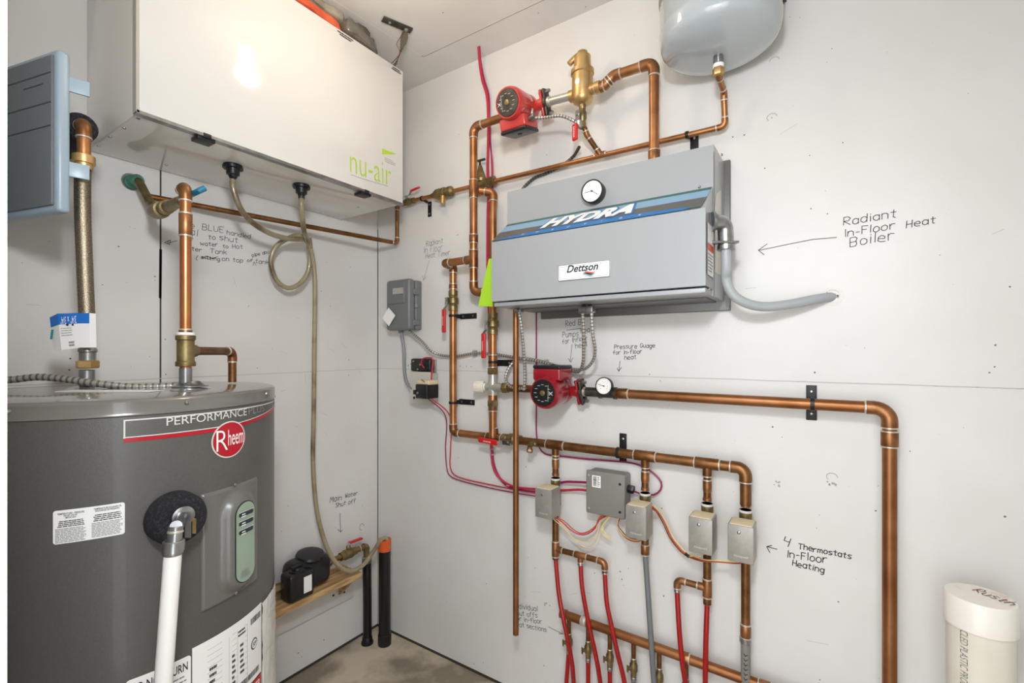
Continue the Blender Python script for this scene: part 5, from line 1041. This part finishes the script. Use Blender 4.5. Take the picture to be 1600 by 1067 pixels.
# ================================================================ pipe hangers
def hanger(label, c, ax, r, plate, hx, n=1):
    """c: centre on pipe, ax: pipe axis, plate: centre of wall plate, hx: half extents of plate (x, z)"""
    c, ax, pl = V(c), V(ax).normalized(), V(plate); t = thing('pipe_hanger', (pl.x, -.002, pl.z), label, 'bracket', 'black pipe hangers')
    b = MB(); b.lathe(c-ax*.0045, ax, [(0, r*1.02), (0, r*1.22), (.009, r*1.22), (.009, r*1.02)], 22); b.build('clamp_ring', 'black_metal', t)
    MB().obox((pl.x, -.0025, pl.z), (hx[0], 0, 0), (0, .0018, 0), (0, 0, hx[1]), .001).build('wall_plate', 'black_metal', t)
    e = V((pl.x, -.003, pl.z)); near = V((c.x, c.y, c.z)); g = V((min(max(c.x, pl.x-hx[0]*.9), pl.x+hx[0]*.9), -.004, min(max(c.z, pl.z-hx[1]*.9), pl.z+hx[1]*.9))); d = near-g; L_ = d.length-r; d.normalize()
    MB().obox(g+d*L_/2, d*L_/2, ax*.008, d.cross(ax)*.0016).build('standoff_arm', 'black_metal', t)
    big = (1, 0) if hx[0] > hx[1] else (0, 1)
    for s_ in (-1, 1):
        q = V((pl.x+s_*big[0]*hx[0]*.62, -.0043, pl.z+s_*big[1]*hx[1]*.62)); MB().lathe(q, (0, -1, 0), [(0, .0048), (.002, .0042), (.003, .002)], 10).build('screw', 'steel', t)
    return t
p = R(733, 494, 0); hanger('black pipe hanger on the left branch just below its ball valve', (XB, YW, p.z), (0, 0, 1), rb_, (p.x-.002, 0, p.z), (.042, .011))
p = R(730, 628, 0); hanger('black pipe hanger low on the left branch beside the junction box', (XB, YW, p.z), (0, 0, 1), rb_, (p.x, 0, p.z), (.040, .011))
p = R(788, 567, 0); hanger('black pipe hanger on the column above the mixing valve', (XG, YM, p.z+.004), (0, 0, 1), rb_, (p.x, 0, p.z), (.042, .012))
p = R(974, 699, 0); hanger('black pipe hanger holding the manifold above the square junction box', (R(966, 700, .05).x, YW, zMan), (1, 0, 0), rb_, (p.x, 0, p.z), (.012, .046))
p = R(1268, 629, 0); hanger('black pipe hanger on the long horizontal pipe near its right end', (p.x+.004, YM, zM-.003), (1, 0, 0), rb_, (p.x, 0, p.z), (.012, .046))
p = R(1082, 222, 0); hanger('black pipe hanger on the thin cold pipe just above the boiler', (R(1074, 211, .03).x, YE, zE-.010), (1, 0, 0), .0088, (p.x+.006, 0, p.z-.012), (.012, .034))
p = R(671, 323, 0); hanger('black pipe hanger on the thin cold pipe left of the brass backflow fitting', (R(660, 312, .03).x, YE, zE), (1, 0, 0), .0088, (p.x+.004, 0, p.z-.012), (.010, .032))

# ================================================================ timer, junction boxes, transformer
xa, xb = .148, .292; za, zb_ = 1.372, 1.590; dd_ = .082
t = thing('timer_box', ((xa+xb)/2, -.04, za), 'grey plastic timer box with hinged cover and a white paper diamond', 'timer')
MB().box(xa+.004, xb-.002, -.040, -.002, za+.004, zb_-.004, .008).build('back_box', 'plastic_grey', t)
cv = MB().box(xa, xb, -dd_, -.043, za, zb_, .014).build('cover', 'plastic_grey', t)
MB().box(xa+.012, xb-.026, -dd_-.004, -dd_+.004, zb_-.105, zb_-.014, .004).build('window_hood', 'plastic_grey', cv)
TBS = fr_right(dd_+.004); a = TBS.px(614, 460); b_ = TBS.px(630, 449)
MB().box(a[0], b_[0], -dd_-.0055, -dd_-.0038, a[1], b_[1]).build('maker_label', 'galv', cv, smooth=False)
for zz in (1.535, 1.405): MB().box(xb-.004, xb+.005, -.060, -.026, zz-.012, zz+.012, .003).build('cover_latch', 'plastic_grey', t)
MB().box(xb-.004, xb+.006, -.048, -.036, 1.468, 1.482, .002).build('hasp', 'plastic_grey_light', t)
cN = R(608, 495, dd_+.004); MB().obox((cN.x, -dd_-.006, cN.z), (.020, 0, .022), (0, .0005, 0), (-.021, 0, .018)).build('paper_diamond', 'decal_white', t, smooth=False)
# conduit timer -> junction box
o = MB().tube(spline([V((.205, -.045, za+.004)), R(631, 545, .045), R(632, 580, .045), R(636, 598, .04), R(644, 607, .04), V((.262, -.032, 1.108))], .008), .0072, 12).build('conduit', 'plastic_grey_light'); tag(o, 'slim grey conduit running down from the timer to the zinc junction box', 'conduit')
MB().hexn(V((.250, -.033, 1.110)), V((.266, -.031, 1.107)), .011).build('connector', 'steel', o); MB().hexn(V((.205, -.045, za+.003)), V((.205, -.045, za-.010)), .011).build('connector', 'plastic_grey', o)
t = thing('junction_box', (.32, -.02, 1.062), 'tall pale zinc junction box with black open outlet above, left of the pipes', 'electrical box')
MB().box(.262, .382, -.042, -.002, 1.064, 1.192, .004).build('box_body', 'galv', t); MB().box(.258, .378, -.045, -.0415, 1.062, 1.196, .001).build('cover_plate', 'box_zinc_light', t)
MB().box(.262, .375, -.010, -.001, 1.196, 1.248, .002).build('back_plate', 'box_zinc', t)
MB().box(.258, .372, -.042, -.012, 1.198, 1.252, .008).build('black_outlet', 'black_plastic', t)
for q in ((.275, 1.238), (.315, 1.225), (.300, 1.205)): MB().cyl((q[0], -.042, q[1]), (q[0]+.006, -.046, q[1]+.002), .004, 8).build('terminal_screw', 'brass_aged', t)
MB().lathe((.285, -.045, 1.085), (0, -1, 0), [(0, .006), (.001, .006)], 12).build('knockout', 'black_metal', t)
t = thing('transformer', (.405, -.085, 1.10), 'small black cube transformer with cream coil top on the zinc junction box', 'transformer')
MB().box(.365, .430, -.118, -.050, 1.092, 1.150, .004).build('core', 'black_plastic', t); MB().box(.366, .434, -.112, -.052, 1.148, 1.166, .005).build('coil', 'cream', t)
MB().box(.355, .372, -.120, -.044, 1.108, 1.126, .001).build('bracket', 'black_metal', t); MB().lathe((.38, -.118, 1.115), (0, -1, 0), [(0, .006), (.004, .005)], 10).build('terminal', 'steel', t)
MB().tube(spline([V((.372, -.086, 1.155)), V((.395, -.112, 1.168)), V((.415, -.116, 1.160))], .006), .0016, 6).build('lead', 'wire_brown', t)
wire('short pink red wire looping from the black outlet to the transformer', [V((.345, -.046, 1.212)), V((.336, -.055, 1.232)), V((.350, -.058, 1.252)), V((.385, -.056, 1.256)), V((.408, -.060, 1.245)), V((.408, -.068, 1.190)), V((.412, -.075, 1.168))], .0030, 'wire_red', 'low_voltage_wire')
# square grey junction box
t = thing('junction_box', (1.14, -.035, .75), 'square grey junction box with small barcode sticker below the manifold', 'electrical box')
jx0, jx1, jz0, jz1 = R(916, 770, .065).x, R(970, 770, .065).x+.002, R(940, 803, .065).z-.004, R(940, 740, .065).z+.006
MB().box(jx0+.002, jx1+.010, -.060, -.002, jz0+.002, jz1-.002, .010).build('box_body', 'jbox_grey', t); MB().box(jx0, jx1+.012, -.068, -.058, jz0, jz1, .006).build('cover', 'jbox_grey', t)
for q in ((jx0+.010, jz1-.016), (jx0+.010, jz0+.016), (jx1-.004, jz1-.030), (jx1-.004, jz0+.022)): MB().lathe((q[0], -.068, q[1]), (0, -1, 0), [(0, .0045), (.001, .004), (.0015, .002)], 10).build('cover_screw', 'black_metal' if q[0] > 1.15 else 'galv', t)
MB().hexn((jx1+.008, -.035, jz1-.048), (jx1+.030, -.035, jz1-.050), .013).build('cable_gland', 'black_plastic', t)
JS = fr_right(.068); a, b_ = (jx0+.022, jz1-.052), (jx0+.052, jz1-.014); mb = MB(); patch(mb, JS, [(a[0], a[1]), (b_[0], a[1]), (b_[0], b_[1]), (a[0], b_[1])], .0005, 9); s_ = mb.build('barcode_sticker', 'decal_white', t, smooth=False)
mb = MB(); vv = a[1]+.004
while vv < b_[1]-.004: l = random.uniform(.0006, .002); mb.quad(JS.p(a[0]+.004, vv, .001), JS.p(a[0]+.016, vv, .001), JS.p(a[0]+.016, vv+l, .001), JS.p(a[0]+.004, vv+l, .001)); vv += l+random.uniform(.0005, .0015)
bars(mb, JS, a[0]+.019, a[1]+.003, b_[0]-.003, b_[1]-.003, 6, .4, .001); mb.build('barcode', 'decal_black', s_, smooth=False)

# ================================================================ cables and wires on the right wall
bc1 = R(912, 486, .15)
ridged('armored cable looping from the timer box along the wall to the boiler underside', [V((.262, -.05, za)), R(661, 535, .05), R(673, 548, .05), R(690, 555, .03), R(715, 556, .025), R(740, 552, .02), R(762, 552, .02), R(790, 556, .022), R(815, 560, .03), R(845, 565, .03), R(870, 573, .035), R(893, 579, .04), R(905, 580, .06), R(911, 566, .09), R(912, 545, .11), R(912, 520, .13), V((bc1.x-.004, -.15, zL-.02))], .0052, 'galv', .0036, .12)
ridged('second armored cable from the boiler underside curving left under the first', [V((bc1.x+.026, -.15, zL-.02)), R(926, 520, .14), R(930, 545, .12), R(927, 562, .10), R(916, 575, .08), R(900, 577, .05), R(870, 571, .03), R(845, 564, .026), R(822, 560, .028), R(806, 563, .035), R(795, 575, .05), R(790, 590, .06), R(795, 602, .07), R(808, 607, .08), R(822, 606, .085)], .0052, 'galv', .0036, .12)
t = thing('cable_connector', (bc1.x+.01, -.15, zL-.02), 'zinc double cable connector under the middle of the boiler', 'connector')
MB().obox((bc1.x+.011, -.15, zL-.016), (.024, 0, 0), (0, .013, 0), (0, 0, .011), .004).build('connector_body', 'steel', t); MB().lathe((bc1.x+.011, -.163, zL-.016), (0, -1, 0), [(0, .005), (.002, .004)], 10).build('screw', 'steel', t); MB().cyl((bc1.x+.011, -.15, zL), (bc1.x+.011, -.15, zL-.008), .016, 16).build('lock_ring', 'black_metal', t)
ce2 = R(811, 484, .15)
o = ridged('armored cable dropping from the boiler corner to the dark red pump', [V((ce2.x, -.15, zL-.012)), R(815, 512, .14), R(818, 545, .12), R(820, 575, .10), R(820, 595, .095), R(818, 611, .09)], .0052, 'galv', .0036, .12)
MB().obox((ce2.x, -.15, zL-.006), (.012, 0, 0), (0, .012, 0), (0, 0, .007), .002).lathe((ce2.x, -.162, zL-.008), (0, -1, 0), [(0, .006), (.002, .005)], 12).build('connector', 'steel', o)
for x_, y_, d_ in ((740, 552, .02), (850, 567, .03)):
    p = R(x_, y_, d_); MB().obox((p.x, -.012, p.z), (.003, 0, 0), (0, .012, 0), (0, 0, .012), .001).build('cable_strap', 'steel', bpy.data.objects['armored_cable.001'])
ub = pcU+V((0, -.058, -.056))
o = ridged('short armored cable from the upper red pump to the air separator drop', [ub+V((.052, 0, -.012)), R(848, 184, .15), R(875, 181, .15), R(893, 187, .14), R(903, 193, .125)], .0050, 'galv', .0034, .12)
MB().cyl(ub+V((.048, 0, -.012)), ub+V((.066, 0, -.010)), .010, 14).obox(ub+V((.058, -.004, .004)), (.006, 0, 0), (0, .005, 0), (0, 0, .010), .001).build('connector', 'steel', o); q = R(905, 194, .125); MB().obox(q, (.007, 0, 0), (0, .006, 0), (0, 0, .012), .002).build('cable_clamp', 'steel', o)
ridged('dark armored cable running down behind the thin cold pipe to the boiler back', [R(905, 230, .06), R(897, 243, .012), R(882, 256, .010), R(866, 265, .010), R(850, 272, .010), R(835, 278, .010), R(820, 291, .012), R(812, 304, .02)], .0052, 'iron_dark', .0036, .14)
# low voltage bundles
cz = Z(748, 73, H-.001)
def Rs(*p): return [R(*q) for q in p]
bund = thing('wire_bundle', (cz.x, -.02, 1.9), 'bundle of red and purple wires coming out of the ceiling behind the copper', 'wires')
wire('', [V((cz.x, cz.y, H))]+Rs((750, 100, .035), (754, 125, .03), (761, 150, .022), (763, 185, .018), (763, 220, .018), (762, 260, .018), (763, 300, .018), (762, 350, .018), (762, 420, .02), (764, 480, .022), (765, 540, .020), (766, 600, .018), (766, 650, .018), (768, 700, .018)), .0055, 'wire_red', 'wire_strand', parent=bund)
wire('', [V((cz.x+.004, cz.y, H))]+Rs((752, 100, .03), (757, 125, .028), (764, 150, .018), (765, 185, .014), (766, 220, .014), (768, 245, .014), (769, 280, .014), (769, 300, .014), (768, 400, .014), (768, 520, .014), (768, 620, .014), (769, 700, .016)), .0030, 'wire_purple', 'wire_strand', parent=bund)
wire('', Rs((764, 215, .014), (768, 240, .014), (770, 265, .014), (769, 320, .012), (768, 420, .012)), .0022, 'wire_red', 'wire_strand', parent=bund)
wire('', Rs((768, 700, .018), (769, 722, .018), (774, 738, .018), (784, 750, .018), (797, 758, .018), (812, 762, .02), (840, 764, .025), (876, 766, .02), (905, 765, .03))+[V((jx0+.004, -.035, R(916, 766, .035).z))], .0042, 'wire_red', 'wire_strand', parent=bund)
wire('', Rs((769, 700, .016), (771, 722, .014), (777, 740, .014), (787, 754, .014), (800, 762, .014), (840, 768, .016), (876, 754, .02), (900, 753, .03))+[V((jx0+.004, -.035, R(916, 753, .035).z))], .0042, 'wire_purple', 'wire_strand', parent=bund)
for x_, y_ in ((769, 701), (769, 710), (795, 758)):
    p = R(x_, y_, .014); MB().obox((p.x, -.012, p.z), (.007, 0, 0), (0, .011, 0), (0, 0, .002), .0008).build('staple', 'galv', bund)
wire('thin purple wire dropping from the transformer, left one, toward the zone boxes', [V((.405, -.09, 1.095))]+Rs((696, 650, .03), (696, 700, .015), (698, 730, .012), (703, 743, .012), (720, 751, .012), (760, 761, .012), (800, 769, .012), (841, 776, .02)), .0024, 'wire_purple', 'low_voltage_wire')
wire('thin red wire dropping from the transformer, right one, toward the zone boxes', [V((.425, -.09, 1.095))]+Rs((703, 650, .03), (704, 700, .015), (703, 725, .012), (708, 740, .012), (725, 748, .010), (760, 756, .010), (800, 764, .010), (841, 771, .02)), .0024, 'wire_red', 'low_voltage_wire')
wire('thin magenta wire down from behind the boiler, wide loop right of the square junction box', Rs((838, 478, .01), (838, 560, .01), (838, 640, .01), (838, 672, .008), (841, 695, .008), (852, 709, .010), (880, 713, .010), (915, 717, .010), (955, 720, .010), (985, 723, .010), (1005, 729, .012), (1022, 740, .014), (1033, 753, .015), (1032, 765, .016), (1022, 773, .018), (1005, 772, .02), (992, 768, .03))+[V((jx1+.028, -.035, jz1-.049))], .0028, 'wire_purple', 'low_voltage_wire')
zb0 = .728
lw = thing('thermostat_wires', (X4[0]+.06, -.06, .62), 'looped red, cream and orange wires between first zone valve and junction box', 'wires')
s_ = V((X4[0]-.008, -.085, zb0)); e_ = V((jx0+.078, -.045, jz0+.004))
wire('', [s_]+Rs((878, 815, .07), (890, 827, .06), (905, 835, .05), (918, 834, .05), (930, 825, .045), (936, 812, .045))+[e_], .0022, 'wire_red', 'wire_strand', parent=lw)
wire('', [s_+V((.004, 0, 0))]+Rs((880, 813, .07), (892, 824, .06), (906, 833, .045), (920, 830, .05), (932, 820, .045), (937, 808, .045))+[e_], .0020, 'wire_orange', 'wire_strand', parent=lw)
wire('', [s_+V((-.003, 0, 0))]+Rs((876, 816, .07), (892, 838, .05), (908, 846, .045), (922, 846, .045), (934, 832, .04), (938, 815, .04))+[e_+V((.004, 0, 0))], .0016, 'wire_cream', 'wire_strand', parent=lw)
wire('', [s_+V((-.001, 0, 0))]+Rs((884, 828, .06), (900, 845, .05), (915, 855, .045), (928, 852, .045), (935, 840, .04), (940, 822, .04))+[e_+V((.002, 0, 0))], .0014, 'wire_cream', 'wire_strand', parent=lw)
wire('', [e_+V((.003, 0, 0))]+Rs((942, 822, .045), (944, 831, .05), (950, 836, .05), (956, 838, .05)), .0022, 'wire_cream', 'wire_strand', parent=lw)
wire('', [e_+V((.001, 0, 0))]+Rs((940, 824, .05), (943, 836, .05), (949, 840, .05), (955, 842, .05)), .0020, 'wire_cream', 'wire_strand', parent=lw)
lw = thing('thermostat_wires', (X4[1], -.06, .64), 'orange and cream wire loop under the second zone valve', 'wires')
e_ = V((jx1-.014, -.045, jz0+.003)); s_ = V((X4[1]-.005, -.08, zb0))
for k, (mm, dy) in enumerate((('wire_cream', 0), ('wire_orange', 2), ('wire_brown', -2))):
    wire('', [e_+V((k*.003, 0, 0))]+Rs((965, 820+dy*.5, .045), (972, 832+dy, .045), (980, 840+dy, .05), (992, 844+dy, .06), (1002, 842+dy, .07))+[s_+V((k*.003, 0, 0))], .0018, mm, 'wire_strand', parent=lw)
lw = thing('thermostat_wires', (X4[2], -.06, .64), 'long orange, brown and cream wires sweeping from second to third and fourth zone valves', 'wires')
for k, (mm, dx, dy) in enumerate((('wire_cream', 2, -2), ('wire_orange', 0, 0), ('wire_brown', -2, 1), ('wire_orange', 1, 2))):
    wire('', [R(1019, 789+k*2, .075)]+Rs((1030+dx, 802+dy, .045), (1040+dx, 820+dy, .035), (1048+dx, 838+dy, .03), (1058+dx, 852+dy, .03), (1072+dx, 866+dy, .035), (1090, 873+dy, .05), (1103, 876+dy*.6, .075), (1125, 877+dy*.6, .07), (1148, 879+dy*.5, .065), (1160, 878+dy*.4, .075))+[V((X4[3]-.004, -.085, zb0))], .0019, mm, 'wire_strand', parent=lw)
wire('', Rs((1078, 869, .045), (1090, 868, .06), (1100, 865, .075))+[V((X4[2]-.002, -.085, zb0))], .0019, 'wire_cream', 'wire_strand', parent=lw)
p = R(1074, 867, .036); MB().obox(p, (.006, 0, -.004), (0, .004, 0), (.002, 0, .004), .001).build('tie', 'black_metal', lw)

# ================================================================ capped plastic vent pipe on the right
pt_ = .98; pc_ = Dp(1531, 930, pt_); PC = V((pc_.x, pc_.y, 0)); pr2 = .0525; zcap = pc_.z
t = thing('plastic_pipe', PC, 'wide cream plastic pipe with push-on cap standing at lower right', 'pipe')
MB().lathe(PC, (0, 0, 1), [(0, pr2), (zcap-.006, pr2)], 56).build('pipe_body', 'pvc', t)
MB().lathe(PC+V((0, 0, zcap-.062)), (0, 0, 1), [(0, pr2+.0005), (.0005, pr2+.0045), (.058, pr2+.0045), (.0615, pr2+.002), (.062, pr2-.002), (.0622, .01)], 56).build('cap', 'pvc_cap', t)
PSf = fr_cyl(PC, pr2)
ut = math.atan2(CAM.y-PC.y, CAM.x-PC.x)*pr2
a = PSf.px(1504, 1010)
mb = MB(); fit_text(mb, Surf(lambda u, v, w_: PSf.p(a[0]+v, zcap-.055-u, w_), None), 'RECYCLED PLASTIC PRODUCT', (-.022, -.004), (.150, -.004), height=.0135, shear=.15, lift=.0006); mb.build('printed_text', 'jbox_grey', t, smooth=False)
mb = MB(); CSf = Surf(lambda u, v, w_: V((PC.x, PC.y, zcap+.0003))+RGT*u+FWD*v+V((0, 0, w_)), None)
hand(mb, CSf, 'Rustn', (.004, .020), (.020, -.040), 1.3, .0020, .0006); line(mb, CSf, [(.018, -.020), (.030, -.030), (.045, -.028)], .0014); mb.build('marker_scribble', 'wire_brown', t, smooth=False)
